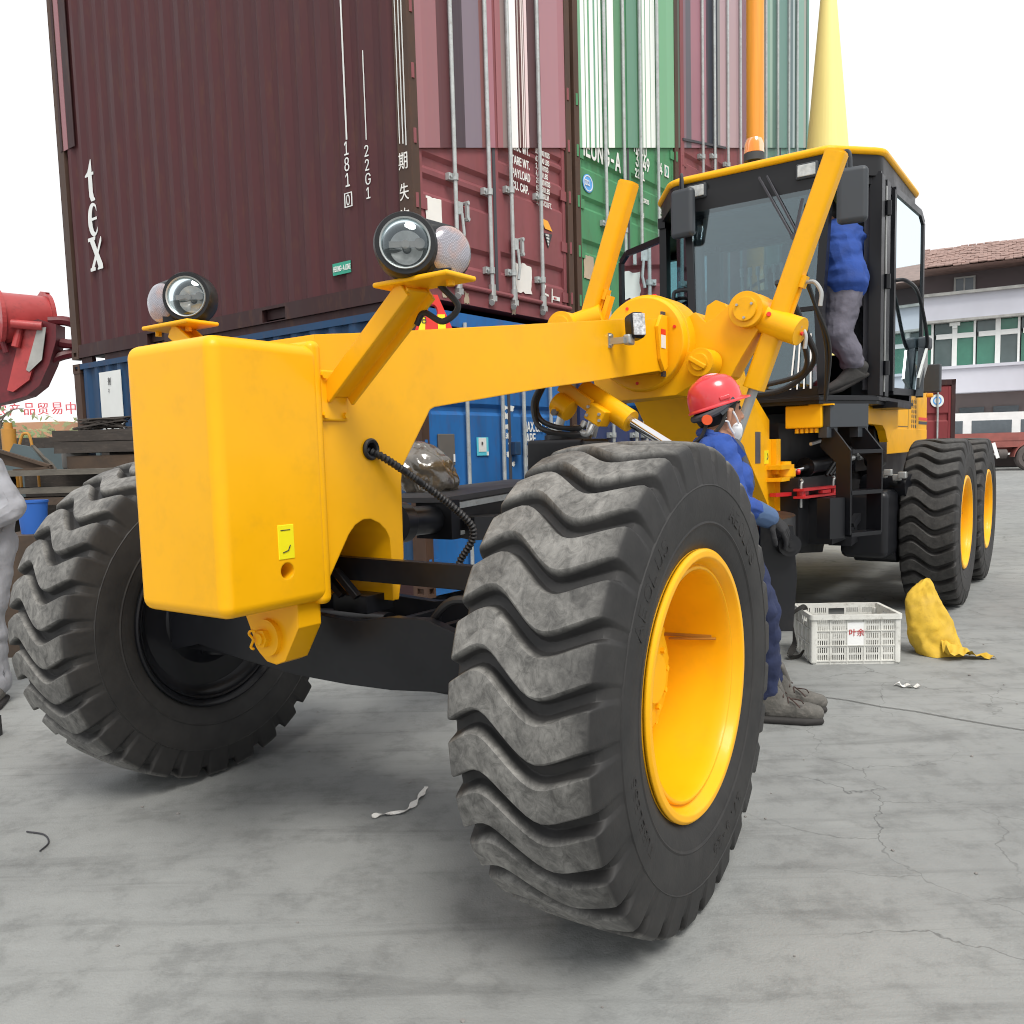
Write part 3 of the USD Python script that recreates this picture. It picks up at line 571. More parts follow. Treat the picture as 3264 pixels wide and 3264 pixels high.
for t, z in (('剂', 2.29), ('2', 2.20)): part(c5, 'lettering', text(t, .09 if t != '2' else .04, (-.0085, 5.20, z), (0, -1, 0), (0, 0, 1), .003, .8, cjk=t != '2'), 'ink', smooth=False)
for k in range(7): patch(c5, 1.18+rng.uniform(-.02, .16), 1.2+rng.uniform(.0, .16), 1.2+.09*k, 1.23+.09*k+rng.uniform(0, .03), 'white_print', .026, 'scuffed_paint', .012)
c6 = container('shipping_container', 'navy blue container under the green one, partly hidden by the circle turntable', U2o, .08, 2.60, 'navy', 'navy', 'navy',
               [[(1.6, 1.74), (1.2, 1.34), (.8, .94)], [(1.6, 1.74), (1.2, 1.34), (.8, .94)]], (3.17-U2o, 3.70-U2o, 3.96-U2o, 4.37-U2o), [[1.5], [1.5], [1.5], [1.5]], {}, gasket_u=1.33)
for t, u, z in (('MAX.GROSS', 3.94, 1.62), ('30,480 KGS', 4.38, 1.66), ('67,200 LBS', 4.38, 1.56), ('2,230 KGS', 4.38, 1.34), ('4,916 LBS', 4.38, 1.26)): dprint(c6, t, .05, u-U2o, z, wide=.6)
c7 = container('shipping_container', 'dull red container on the ground behind the seated man, right of the navy one', U3, .08, 2.60, 'maroon_side', 'maroon_door', 'maroon_door', [[(1.2, 1.35), (1.6, 1.75)], [(1.2, 1.35)]], (.5, 1.0, 1.4, 1.85), [[1.5], [], [], []], {})

# ------------------------------------------------------------------ far building on the right
BP = np.array([22.4, 42.0]); BT = np.array([.8713, -.4907]); BROT = math.degrees(math.atan2(BT[1], BT[0]))
bld = thing('factory_building', 'pale three storey building with a tiled roof and green glazed window band', 'building', (*BP, 0), BROT)
# local x along the front (to the right and nearer), local y into the building
X0, X1, DP = -2.2, 26.0, 9.0
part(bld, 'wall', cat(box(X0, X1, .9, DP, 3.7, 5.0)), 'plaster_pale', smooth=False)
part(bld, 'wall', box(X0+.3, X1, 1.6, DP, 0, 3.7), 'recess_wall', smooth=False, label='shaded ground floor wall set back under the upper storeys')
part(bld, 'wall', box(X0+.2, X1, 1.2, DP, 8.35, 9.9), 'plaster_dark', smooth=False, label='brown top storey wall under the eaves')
part(bld, 'parapet', box(X0, X1, .0, .9, 7.28, 8.44), 'plaster_pale', smooth=False)
part(bld, 'wall', box(X0, X1, .9, DP, 5.0, 8.35), 'plaster_pale', smooth=False)
part(bld, 'ledge', box(X0-.15, X1, -.25, .05, 8.44, 8.58), 'reflector_grey', smooth=False)
part(bld, 'ledge', box(X0-.1, X1, -.12, .9, 7.16, 7.28), 'reflector_grey', smooth=False)
part(bld, 'sill', box(X0-.1, X1, -.2, .9, 4.86, 5.0), 'plaster_pale', smooth=False)
part(bld, 'balcony_front', box(X0, X1, -.1, .9, 3.68, 4.86), 'plaster_pale', smooth=False)
wf = None; step = .93; k = 0
for i in range(-2, 26):
    x = -.55+i*step
    if x+step < X0 or x > X1: continue
    w = part(bld, 'window', cat(box(x, x+.10 if i % 2 else x+.22, .30, .5, 5.0, 7.16), box(x+.22, x+step, .32, .48, 6.38, 6.62)), 'window_frame', smooth=False)
    part(w, 'pane', box(x+.16, x+step, .38, .40, 5.02, 6.40), ('far_pane_green', 'far_pane_green', 'far_pane_grey')[(i*7+3) % 3], smooth=False)
    part(w, 'pane', box(x+.16, x+step, .38, .40, 6.60, 7.14), ('far_pane_green', 'far_pane_grey')[(i*5) % 2], smooth=False)
    if i % 4 == 0: part(w, 'gutter_head', cat(box(x-.12, x+.34, .12, .30, 6.98, 7.14), box(x+.0, x+.22, .16, .28, 6.86, 6.99)), 'window_frame', smooth=False)
part(bld, 'window_band_back', box(X0, X1, .86, .895, 5.0, 7.16), 'far_pane_grey', smooth=False)
for x in (-.55, 5.6, 12.0):
    w = part(bld, 'window', cat(box(x, x+.09, 1.08, 1.19, 8.5, 9.45), box(x+.86, x+.95, 1.08, 1.19, 8.5, 9.45), box(x+.43, x+.50, 1.10, 1.19, 8.5, 9.45), box(x, x+.95, 1.09, 1.19, 9.38, 9.46)), 'reflector_grey', smooth=False)
    part(w, 'pane', box(x+.05, x+.9, 1.13, 1.15, 8.5, 9.4), 'far_glass', smooth=False)
for x in (-.2, 1.3, 4.2): w = part(bld, 'window', box(x, x+1.1, 1.5, 1.59, 2.45, 3.0), 'far_glass', smooth=False)
part(bld, 'roof', prism([(-.75, 9.68), (DP+.3, 9.68), (DP/2, 11.5)], 'x', X0-.5, X1+.5), 'roof_tile', smooth=False)
rf = bld.GetChildren()[-1]
tile = []
for r in range(22):
    t0 = r/22; y0 = -.82+t0*(DP/2+.75); zz0 = 9.74+t0*1.86
    for cx in np.arange(X0-.5, 7.0, .36):
        cx += (r % 2)*.18; q = rng.uniform(-.03, .03)
        tile.append(obar((cx+.17, y0-.05, zz0-.0+q), (cx+.17, y0+.26, zz0+.11+q), .33, .05, (0, -.38, .92)))
part(rf, 'roof_tile', cat(tile), 'roof_tile', smooth=False, kind='stuff')

# maroon container, flatbed truck and bus in front of it
rc = thing('shipping_container', 'small dark red container with a round white emblem, behind the rear wheels on the right', 'shipping container', (6.55, 17.3, 0), -4)
part(rc, 'body', box(0, 2.438, .06, 6, .1, 2.52), 'far_red', smooth=False)
for a, b in ((.08, 1.2), (1.24, 2.36)):
    d = part(rc, 'door', door_sheet(a, b, .25, 2.42, [(.5, .66), (1.1, 1.26), (1.72, 1.9)], .02), 'far_red', smooth=False)
    for u in (a+.28, b-.28): lock_bar(d, u, .2, 2.6, [2.35, .6], y=-.03)
part(rc, 'frame', cat(box(0, .08, 0, .1, .1, 2.55), box(2.358, 2.438, 0, .1, .1, 2.55), box(0, 2.438, 0, .1, 2.45, 2.56), box(0, 2.438, 0, .1, .1, .22)), 'maroon_dark', smooth=False)
part(rc, 'emblem', prism(Point(2.08, 2.14).buffer(.13), 'y', -.006, -.002), 'white_print', smooth=False); part(rc, 'emblem', prism(Point(2.08, 2.14).buffer(.085).difference(Point(2.08, 2.14).buffer(.06)), 'y', -.010, -.0062), 'blue_sticker', smooth=False)
tk = thing('flatbed_truck', 'dusty red truck with large wheels parked across the yard on the right', 'truck', (17.8, 36.4, 0), -6)
part(tk, 'bed', cat(box(.5, 14, 0, 2.3, 1.28, 1.62), box(.5, 14, .02, .2, 1.0, 1.28)), 'truck_red', smooth=False)
part(tk, 'chassis', box(.8, 14, .6, 1.7, .75, 1.0), 'truck_red', smooth=False)
for x in (2.0, 4.3, 7.5, 9.2):
    w = part(tk, 'wheel', lathe([(.0, 0), (.30, 0), (.32, .05), (.34, .02), (.5, 0), (.56, .06), (.56, .30), (0, .32)], 'y', 36), 'far_tyre', at=(x, -.05, .56))
    part(w, 'rim', lathe([(0, -.01), (.14, -.01), (.16, .02), (.29, .02), (.3, 0)], 'y', 24), 'truck_red')
    part(tk, 'mudguard', lathe([(.66, 0), (.70, 0), (.70, .4), (.66, .4)], 'y', 36, (x, -.05, .50)).slice_plane((x, 0, .58), (0, 0, 1)), 'truck_red', smooth=False)
part(tk, 'mud_flap', obar((2.75, -.1, 1.2), (2.95, -.1, .55), .03, .14, (1, 0, .2)), 'white_paint', smooth=False)
part(tk, 'air_tank', cyl((3.0, .1, .72), (3.35, .1, .72), .2), 'far_tyre')
bs = thing('bus', 'white bus with dark side windows standing behind the red truck', 'bus', (18.4, 40.6, 0), -6)
bp = Polygon([(0, .6), (13, .6), (13, 2.62), (.7, 2.62), (.25, 2.5), (0, 2.1)])
part(bs, 'body', prism(bp, 'y', 0, 2.4), 'white_paint', smooth=False)
for x in np.arange(1.25, 12, 2.2): part(bs, 'window', rbox((x+.95, -.005, 1.95), (1.8, .05, .62), .02, 8), 'far_glass')
part(bs, 'window', rbox((.62, -.005, 1.9), (.7, .05, .6), .02, 8), 'far_glass')
for x in (2.2, 9.5): part(bs, 'wheel', lathe([(0, 0), (.25, 0), (.3, .04), (.45, 0), (.48, .05), (.48, .25), (0, .25)], 'y', 32), 'far_tyre', at=(x, -.06, .48))

# ------------------------------------------------------------------ left background
def tree(name, label, base, h, r, n, mat, seed):
    t = thing(name, label, 'tree', base, 0, 'trees beyond the timber yard'); g = random.Random(seed); tr = []; tips = []
    top = np.array([g.uniform(-.2, .2), g.uniform(-.2, .2), h*.9])
    pth = bez([(0, 0, 0), (g.uniform(-.1, .1), 0, h*.35), tuple(top*.7), tuple(top)], 5); tr.append(tube(pth, np.linspace(.14, .02, len(pth)), 7))
    for i in range(16):
        q = pth[g.randrange(len(pth)//3, len(pth)-1)]; a = g.uniform(0, 6.28); e = q+np.array([math.cos(a), math.sin(a), g.uniform(.2, .9)])*r*g.uniform(.5, 1.0)
        tr.append(tube(bez([q, (q+e)/2+np.array([0, 0, .12]), e], 4), np.linspace(.035, .008, 9), 5)); tips.append(e); tips.append((q+e)/2)
    part(t, 'trunk', cat(tr), 'bark'); fs = []; vs = []
    for i in range(n):
        c = np.array(tips[g.randrange(len(tips))])+nrg.normal(0, r*.22, 3); d = nrg.normal(size=3); d /= np.linalg.norm(d); e = np.cross(d, nrg.normal(size=3)); e /= np.linalg.norm(e)
        s = g.uniform(.08, .2); k = len(vs); vs += [c-d*s, c+e*s*.4, c+d*s, c-e*s*.4]; fs += [[k, k+1, k+2], [k, k+2, k+3]]
    part(t, 'crown', trimesh.Trimesh(vs, fs, process=False), mat, smooth=False)
for i, (x, y, h, r, n, m_, lb) in enumerate(((-16.9, 28, 4.2, 1.0, 60, 'hazy_green', 'bare thin tree at the left edge of the yard, taller than the rest'), (-18.3, 31, 2.2, 1.3, 500, 'hazy_green', 'low leafy tree beyond the yellow post at the left edge'),
        (-17.6, 34, 2.3, 1.3, 420, 'hazy_olive', 'low leafy tree in the middle of the gap left of the containers'), (-15.9, 31.5, 2.7, 1.3, 420, 'hazy_olive', 'thin olive tree nearest the blue container in the gap'), (-18.9, 33, 2.2, 1.3, 400, 'hazy_green', 'pale green tree below the red roof characters'))):
    tree('yard_tree', lb, (x, y, 0), h, r, n, m_, 20+i)
mk = thing('market_hall', 'long pale hall with red characters standing on its roof edge, far left', 'building', (-46, 60, 0))
part(mk, 'wall', box(0, 30, 0, 8, 0, 4.2), 'far_wall', smooth=False)
part(mk, 'wall', box(8.5, 16.0, -2.5, -.02, 0, 4.3), 'far_orange', smooth=False, label='orange wing in front of the hall')
part(mk, 'roof_edge', box(-.2, 30.2, -.2, 8.2, 4.2, 4.45), 'white_paint', smooth=False)
for i, ch in enumerate('农产品贸易中心'):
    part(mk, 'roof_character', text(ch, .85, (10.0+i*.98+(.0), -.1, 4.95), (1, 0, 0), (0, 0, 1), .06, .95, cjk=True), 'sign_red', smooth=False)
part(mk, 'sign_frame', cat([obar((10.3+i*.98, 0.05, 4.4), (10.3+i*.98, .05, 5.4), .05, .05) for i in range(7)]), 'galvanised', smooth=False)
# timber yard (about 7-8 m away on the left)
def plank(name, label, p0, p1, w, h, mat, catg='timber beam', group=None, upv=(0, 0, 1)):
    m = obar(p0, p1, w, h, upv); m = m.subdivide().subdivide(); m.vertices = np.array(m.vertices)+(meshkit.fbm(np.array(m.vertices)*6+9, 3)[:, None]-.5)*.018
    c = (np.asarray(p0, float)+np.asarray(p1, float))/2; return single(name, label, catg, xf(m, None, (-c[0], -c[1], -min(p0[2], p1[2])+h/2)), mat, (c[0], c[1], min(p0[2], p1[2])-h/2), smooth=False, group=group)
TY = 7.6
plank('timber_beam', 'topmost dark squared beam of the timber stack beside the yellow counterweight', (-4.05, TY+.1, 1.585), (-2.7, TY+.1, 1.585), .3, .10, 'timber_dark')
plank('timber_beam', 'second dark beam of the stack, just under the topmost one', (-4.02, TY+.05, 1.48), (-2.7, TY+.05, 1.48), .3, .095, 'timber_dark')
plank('timber_beam', 'brown block lying under the two dark beams of the stack', (-3.92, TY+.05, 1.345), (-2.7, TY+.05, 1.345), .26, .12, 'timber_brown')
plank('timber_beam', 'thin shim board between the dark beams and the brown block', (-3.6, TY+.15, 1.425), (-2.6, TY+.15, 1.425), .2, .03, 'timber_dark')
plank('timber_plank', 'long grey plank carrying the rods and boards behind the left tyre', (-4.5, TY-.25, 1.27), (-3.2, TY-.25, 1.27), .5, .045, 'timber_pale')
plank('timber_plank', 'upper of two rough planks under the grey one, behind the left tyre', (-4.4, TY-.35, 1.12), (-3.2, TY-.35, 1.12), .3, .05, 'timber_pale')
plank('timber_plank', 'lower of two rough planks under the grey one, behind the left tyre', (-4.4, TY-.36, 1.03), (-3.2, TY-.36, 1.03), .3, .06, 'timber_brown')
plank('timber_post', 'short post under the left end of the grey plank', (-4.35, TY-.3, .0), (-4.35, TY-.3, 1.245), .12, .12, 'timber_dark', 'timber post', upv=(0, 1, 0))
plank('timber_post', 'post under the brown block of the timber stack', (-3.5, TY+.1, .0), (-3.5, TY+.1, 1.28), .2, .14, 'timber_dark', 'timber post', upv=(0, 1, 0))
plank('timber_post', 'post close to the counterweight under the timber stack', (-2.9, TY+.1, .0), (-2.9, TY+.1, 1.28), .2, .14, 'timber_dark', 'timber post', upv=(0, 1, 0))
single('corrugated_sheet', 'dark weathered corrugated sheet leaning along the back of the timber yard', 'metal sheet', cat(side_sheet(0, 3.2, 0, 1.62, 0, .1, .02)), 'timber_dark', (-3.9, 8.8, 0), 90, smooth=False)
single('corrugated_sheet', 'low green-grey sheet lying behind the hoop in the timber yard', 'metal sheet', box(0, 1.2, 0, .03, 0, 1.50), 'slate_board', (-5.2, 8.3, 0), smooth=False)
single('yellow_post', 'worn yellow round post at the left edge of the picture', 'post', cat(cyl((0, 0, 0), (0, 0, 1.68), .062, n=20), cyl((0, 0, 1.68), (0, 0, 1.74), .04, .036, n=14)), 'post_yellow', (-4.70, 8, 0))
hp = bez([(-.075, 0, -.2), (-.07, 0, .16), (-.035, 0, .30), (0, 0, .325), (.035, 0, .30), (.06, 0, .15), (.085, 0, -.03), (.09, 0, -.2)], 6)
single('bent_rod', 'thin yellow rod bent into a hoop, standing on the grey plank', 'rod', tube(hp, .013, 8), 'post_yellow', (-4.40, 7.75, 1.30))
single('wooden_frame', 'brown board with a pale edge, tilted down to the right, left of the hoop', 'board', cat(prism([(-.5, .0), (.3, -.28), (.12, -.29), (-.6, -.14)], 'y', 0, .05), obar((-.55, -.01, .02), (.31, -.01, -.27), .05, .025), obar((-.0, -.01, -.295), (.32, -.01, -.28), .05, .02)), 'timber_brown', (-4.2, 7.2, 1.59), smooth=False)
single('slate_plank', 'blue-grey board leaning beneath the hoop', 'board', prism([(-.14, -.12), (-.02, .08), (.12, .05), (.3, -.2), (-.1, -.2)], 'y', 0, .03), 'slate_board', (-4.38, 7.55, 1.45), smooth=False)
plank('timber_plank', 'pale plank leaning down to the right of the hoop', (-4.32, 7.7, 1.50), (-4.05, 7.55, 1.28), .03, .045, 'timber_pale')
single('concrete_block', 'pale slab standing between the hoop and the timber stack', 'concrete block', rbox((0, 0, .12), (.26, .15, .30), .02, 8), 'stone', (-3.98, 7.85, 1.32))
single('timber_slab', 'rough slab under the pale concrete block at the left of the stack', 'timber', box(-.4, .4, -.1, .1, -.6, 0), 'timber_dark', (-4.1, 7.95, 1.29), smooth=False)
single('wire_bundle', 'tangle of dark wire resting on the beams left of the blue container', 'wire', cat([tube(bez([(rng.uniform(-.3, .3), rng.uniform(-.1, .1), rng.uniform(0, .1)) for _ in range(5)]+[(.25, 0, .12)], 5), .007, 5) for _ in range(14)]), 'timber_dark', (-3.75, 7.9, 1.64))
single('blue_bucket', 'blue plastic bucket glimpsed between the tyre and the grey overalls', 'bucket', lathe([(0, 0), (.08, 0), (.10, .22), (.105, .22), (.105, .235), (.09, .235), (.075, .02), (0, .02)], 'z', 28), 'bucket_blue', (-3.40, 6.0, .85))
single('timber_block', 'block that carries the blue bucket', 'timber', box(-.2, .2, -.2, .2, 0, .85), 'timber_brown', (-3.42, 6.0, 0), smooth=False)
single('board_offcut', 'pale yellow board edge low at the left edge of the picture', 'board', box(-.5, .0, -.2, .2, .10, .22), 'tan_patch', (-2.60, 3.85, 0), smooth=False)
single('rubber_mat', 'black mat under the pale board at the left edge', 'mat', box(-.6, .0, -.25, .25, 0, .10), 'rubber_hose', (-2.56, 3.85, 0), smooth=False)

# red crane head at the left edge, on its boom and truck mast outside the frame
CRX, CRY, CRZ = -5.0, 9.0, 2.75
CS = 1.444
cn = thing('crane_head', 'red crane head with a drum and curved jaw reaching in from the left edge', 'crane', (CRX*CS, CRY*CS, EYE*(1-CS)))
UsdGeom.Xformable(cn).AddScaleOp().Set(Gf.Vec3f(CS, CS, CS))
def ring_plate(y, t, r): return lathe([(0, 0), (r, 0), (r, t), (0, t)], 'y', 40, (0, y, 0))
yx = rot((0, 0, 1), 133); AX = yx@np.array([0, 1., 0])
part(cn, 'drum', xf(lathe([(.27, -.24), (.27, .24), (.23, .24), (.23, -.24)], 'y', 40), yx, (-.10, .1, 2.86)), 'crane_red')
for s in (-1, 1):
    p = Polygon([(.30*math.cos(a), .30*math.sin(a)) for a in np.linspace(0, 2*np.pi, 40)]).union(Polygon([(-.03, .2), (.26, .24), (.28, .30), (.1, .34), (-.1, .3)]))
    p = p.union(Polygon([(-.12, -.1), (.3, -.1), (.26, -.34), (.12, -.36), (-.1, -.3)])).difference(Point(.235, .275).buffer(.018))
    part(cn, 'side_plate', xf(prism(p, 'y', -.02, .02), yx, (-.10+s*.235*AX[0], .1+s*.235*AX[1], 2.86)), 'crane_red', smooth=False)
jaw = [(-.75, -.05), (-.5, .12), (-.1, .05), (.16, .12), (.34, .06), (.33, -.1), (.24, -.34), (.12, -.56), (-.02, -.66), (-.25, -.72), (-.75, -.80)]
part(cn, 'jaw', prism(jaw, 'y', -.08, .10), 'crane_dark', smooth=False, at=(0, 0, 2.72))
for k, q in enumerate(([(.0, .02), (.14, .04), (.2, -.06), (.04, -.5), (-.14, -.62), (-.2, -.6)], [(-.62, .0), (-.42, -.1), (-.5, -.45), (-.72, -.6)])):
    part(cn, 'jaw_rib', prism(q, 'y', -.115, -.081), 'crane_red', smooth=False, at=(0, 0, 2.72))
part(cn, 'reflector_strip', prism([(.17, .02), (.26, .03), (.19, -.3), (.05, -.42), (.02, -.4)], 'y', -.125, -.117), 'reflector_grey', smooth=False, at=(0, 0, 2.72))
part(cn, 'reflector_strip', prism([(-.52, -.38), (-.42, -.28), (-.45, -.22), (-.6, -.28)], 'y', -.125, -.117), 'reflector_grey', smooth=False, at=(0, 0, 2.72))
part(cn, 'cross_pin', cat(cyl((-.05, -.2, 2.78), (.22, -.12, 2.76), .045, n=14), cyl((.0, -.12, 2.78), (-.05, -.16, 2.55), .04, n=12)), 'crane_red')
for q in ([(.2, .05, 2.84), (.36, .1, 2.84), (.5, .2, 2.78)], [(.26, .0, 2.62), (.42, .1, 2.60), (.8, .3, 2.64)], [(.2, 0, 2.42), (.36, .1, 2.5), (.8, .4, 2.6)]): part(cn, 'linkage_rod', tube(bez(q, 5), .05, 8), 'crane_dark')
for q in ([(-.3, -.1, 2.80), (-.2, -.16, 2.70), (-.16, -.14, 2.5)], [(-.45, -.1, 2.75), (-.4, -.16, 2.55), (-.5, -.14, 2.3)]): part(cn, 'hydraulic_hose', tube(bez(q, 6), .03, 8), 'crane_dark')
part(cn, 'boom', obar((-.5, .1, 2.6), (-5.5, 1.2, 3.4), .35, .4), 'crane_red', smooth=False)
part(cn, 'mast', box(-5.8, -5.2, .9, 1.5, .41, 3.6), 'crane_red', smooth=False)
# red striped lifting bracket seen over the beam
hk = thing('striped_lifting_plate', 'red plate with yellow stripes and an oval hole above the beam, under the lamp bracket', 'lifting plate', (-.55, 6.5, 0), 10)
hp_ = Polygon([(-.16, 2.22), (.16, 2.22), (.035, 2.52), (-.03, 2.52)])
part(hk, 'plate', prism(hp_.difference(affinity.scale(Point(-.005, 2.40).buffer(.05), .75, 1)), 'y', -.04, .04), 'signal_red', smooth=False)
for q in ([(-.125, 2.23), (-.07, 2.23), (-.062, 2.345), (-.085, 2.385)], [(.03, 2.23), (.09, 2.23), (.085, 2.375), (.03, 2.375)]): part(hk, 'stripe', prism(q, 'y', -.045, -.0405), 'yellow_sticker', smooth=False)
part(hk, 'number', text('8', .05, (-.095, -.0455, 2.31), (1, 0, 0), (0, 0, 1), .003), 'ink', smooth=False)
part(hk, 'support_arm', cat(box(-.14, -.10, .0, .95, 2.20, 2.24), box(.08, .12, .0, 1.05, 2.20, 2.24)), 'crane_dark', smooth=False)
# added masts standing in for smeared colour streaks above the cab
single('streak_mast', 'added tapering pale yellow mast standing in for a colour streak above the cab roof', 'mast', cyl((0, 0, 0), (0, 0, 8.0), .78, .092, n=40), 'streak_yellow', (4.80, 12.9, 0))
single('streak_mast', 'added slim orange mast standing in for a colour streak above the roof beacon', 'mast', cat(cyl((0, 0, 0), (0, 0, 7.6), .104, n=28), cyl((0, 0, 0), (0, 0, .1), .2, n=28)), 'streak_orange', (3.07, 10.6, 0))

# ------------------------------------------------------------------ motor grader.  x across (to the viewer's right), y rearwards from the front axle
TH = .61; GO = (-.5215, 2.9957)
gr = thing('motor_grader', 'yellow motor grader with black cab and six large chevron tyres', 'motor grader', (*GO, 0), -math.degrees(TH))
YP, YS, BK = 'yellow_paint', 'yellow_small', 'black_paint'
# --- tyres
NL = 29; RW = .674
def tyre():
    pts = [(-.162, .352, 0), (-.190, .375, 0), (-.208, .41, 0), (-.220, .46, 0), (-.2245, .51, 0), (-.2238, .545, .0), (-.222, .562, .010), (-.2195, .580, .018), (-.217, .598, .025), (-.2135, .620, .031), (-.210, .640, .035), (-.204, .654, .037), (-.194, .663, .037)]
    cr_ = [(-.18, .666), (-.16, .668), (-.14, .6695), (-.12, .671), (-.10, .672), (-.08, .6728), (-.06, .6734), (-.04, .6738), (-.02, .674), (0, .674)]
    half = pts+[(a, b, .037) for a, b in cr_]
    prof = half+[(-a, b, d) for a, b, d in reversed(half[:-1])]; prof = [(b*.935, r, d) for b, r, d in prof]
    kn = np.array([(-.225, .02), (-.20, 0), (-.118, .37), (-.09, .385), (.035, -.37), (.066, -.385), (.20, .03), (.225, .05)])
    zig = lambda b: float(np.mean(np.interp(b+np.linspace(-.03, .03, 13), kn[:, 0], kn[:, 1])))
    us = [(0, 0), (.03, 0), (.20, 0), (.40, 0), (.57, 0), (.60, .08), (.625, .3), (.665, .92), (.70, 1), (.78, 1), (.86, 1), (.89, .92), (.955, .3), (.98, .08)]
    V = []; k = len(prof); n = NL*len(us); pitch = 2*np.pi/NL
    for L in range(NL):
        for u, g in us:
            for b, r, d in prof:
                t = (L+u-zig(b)*(1 if r > .6 else max(0, (r-.5)/.1)))*pitch*-1; rr = r-g*d
                V.append((b, -rr*math.cos(t), rr*math.sin(t)))
    F = []
    for i in range(n):
        j = (i+1) % n
        for q in range(k-1): a, b = i*k+q, j*k+q; F += [[a, a+1, b+1], [a, b+1, b]]
    m = trimesh.Trimesh(V, F, process=False)
    rings = [lathe([(.44, .2015), (.446, .2055), (.452, .2035)], 'x', 96), lathe([(.545, .2065), (.550, .2110), (.555, .2055)], 'x', 96)]
    return cat(m, rings, [xf(x, np.diag([-1, 1, 1])) for x in rings])
TYRE = tyre(); TYRE.fix_normals() if False else None
def tyre_letters():
    ms = []
    for word, a0, r, h in (('AEOLUS', 62, .505, .046), ('17.5-25', 300, .50, .036), ('TUBELESS', 215, .50, .03), ('AEOLUS', 150, .505, .046)):
        for i, ch in enumerate(word):
            a = math.radians(a0-i*math.degrees(h*1.05/r)); m = meshkit.text_mesh(ch, h, .0025)
            ex = np.array([0, math.sin(a), math.cos(a)])*-1*-1; rad = np.array([0, -math.cos(a)*1.0, math.sin(a)])
            rad = np.array([0, math.cos(a), math.sin(a)]); tan = np.array([0, math.sin(a), -math.cos(a)])
            tan = np.cross(rad, [1, 0, 0])
            ms.append(xf(m, np.stack([tan*1., rad, np.cross(tan, rad)], 1), rad*(r-h/2)+np.array([.2078, 0, 0])-tan*h*.3))
    return ms
LET = tyre_letters()
def rim_meshes():
    outer = lathe([(.352, .150), (.362, .178), (.372, .186), (.3745, .178), (.372, .172), (.3755, .190), (.368, .197), (.352, .197), (.345, .188), (.340, .170), (.330, .160), (.326, .172), (.318, .174), (.312, .160), (.309, .13), (.305, .05), (.300, -.06), (.292, -.10), (.27, -.112)], 'x', 96)
    disc = lathe([(.275, -.110), (.262, -.104), (.25, -.112), (.225, -.10), (.215, -.02), (.205, -.005), (.165, .0), (.16, .03), (.12, .04), (.075, .044), (.07, .06), (0, .062)], 'x', 72)
    bolts = ([cyl((-.008, .187*math.cos(t), .187*math.sin(t)), (.015, .187*math.cos(t), .187*math.sin(t)), .014, n=6) for t in np.arange(12)*2*np.pi/12])
    hubb = ([cyl((.038, .10*math.cos(t), .10*math.sin(t)), (.054, .10*math.cos(t), .10*math.sin(t)), .009, n=6) for t in np.arange(10)*2*np.pi/10])
    inner = lathe([(.29, -.12), (.30, -.125), (.315, -.135), (.33, -.15), (.334, -.165), (.340, -.170), (.345, -.160), (.352, -.178), (.366, -.192), (.373, -.188), (.374, -.178), (.362, -.168), (.352, -.15)], 'x', 96)
    inwell = lathe([(.303, -.118), (.20, -.122), (.17, -.15), (.15, -.19), (.10, -.21), (0, -.215)], 'x', 48)
    return outer, disc, (bolts, hubb), inner, inwell
RO, RD, RB, RI, RWELL = rim_meshes()
VALVE = cat(obar((-.06, .296, .045), (.115, .3035, .05), .006, .010), tube(bez([(-.02, .290, .035), (.06, .294, .04), (.13, .300, .045)], 5), .004, 6))
def wheel(a, b, worn, phase, label=None, mirror=False, steer=0.0):
    S = np.diag([-1., 1, 1]) if mirror else np.eye(3)
    Rz = rot((0, 0, 1), steer); Rp = rot((1, 0, 0), phase)
    def T(m, R=Rp):
        q = xf(m, Rz@S@R)
        if mirror: q.invert()
        return q
    w = part(gr, 'wheel', T(RD), YS, label=label, at=(b, a, RW))
    q = xf(TYRE, Rz@Rp); part(w, 'tyre', q, worn, smooth=28)
    [part(w, 'tyre_letter', T(m_), 'tyre_rear', smooth=False) for m_ in LET] if label and not mirror else None
    part(w, 'rim', T(RO), YP, smooth=35); part(w, 'inner_rim', T(RI), BK, smooth=35); part(w, 'hub_back', T(RWELL), BK)
    [part(w, 'wheel_bolt', T(m_), YS, smooth=False) for m_ in RB[0]+RB[1]]; part(w, 'valve_slot', T(VALVE), 'post_yellow')
    return w
WB = 6.219
wheel(0, 1.063, 'tyre_worn', 3.2, 'front wheel nearest the camera, tread worn grey and dusty', steer=2.2)
wheel(0, -1.075, 'tyre_worn', 8.0, 'front wheel left of the counterweight, showing its black inner rim', True, steer=1.4)
wheel(WB-.769, 1.075, 'tyre_rear', 1.0); wheel(WB+.769, 1.075, 'tyre_rear', 6.0)
wheel(WB-.769, -1.075, 'tyre_rear', 4.0, None, True); wheel(WB+.769, -1.075, 'tyre_rear', 2.0, None, True)
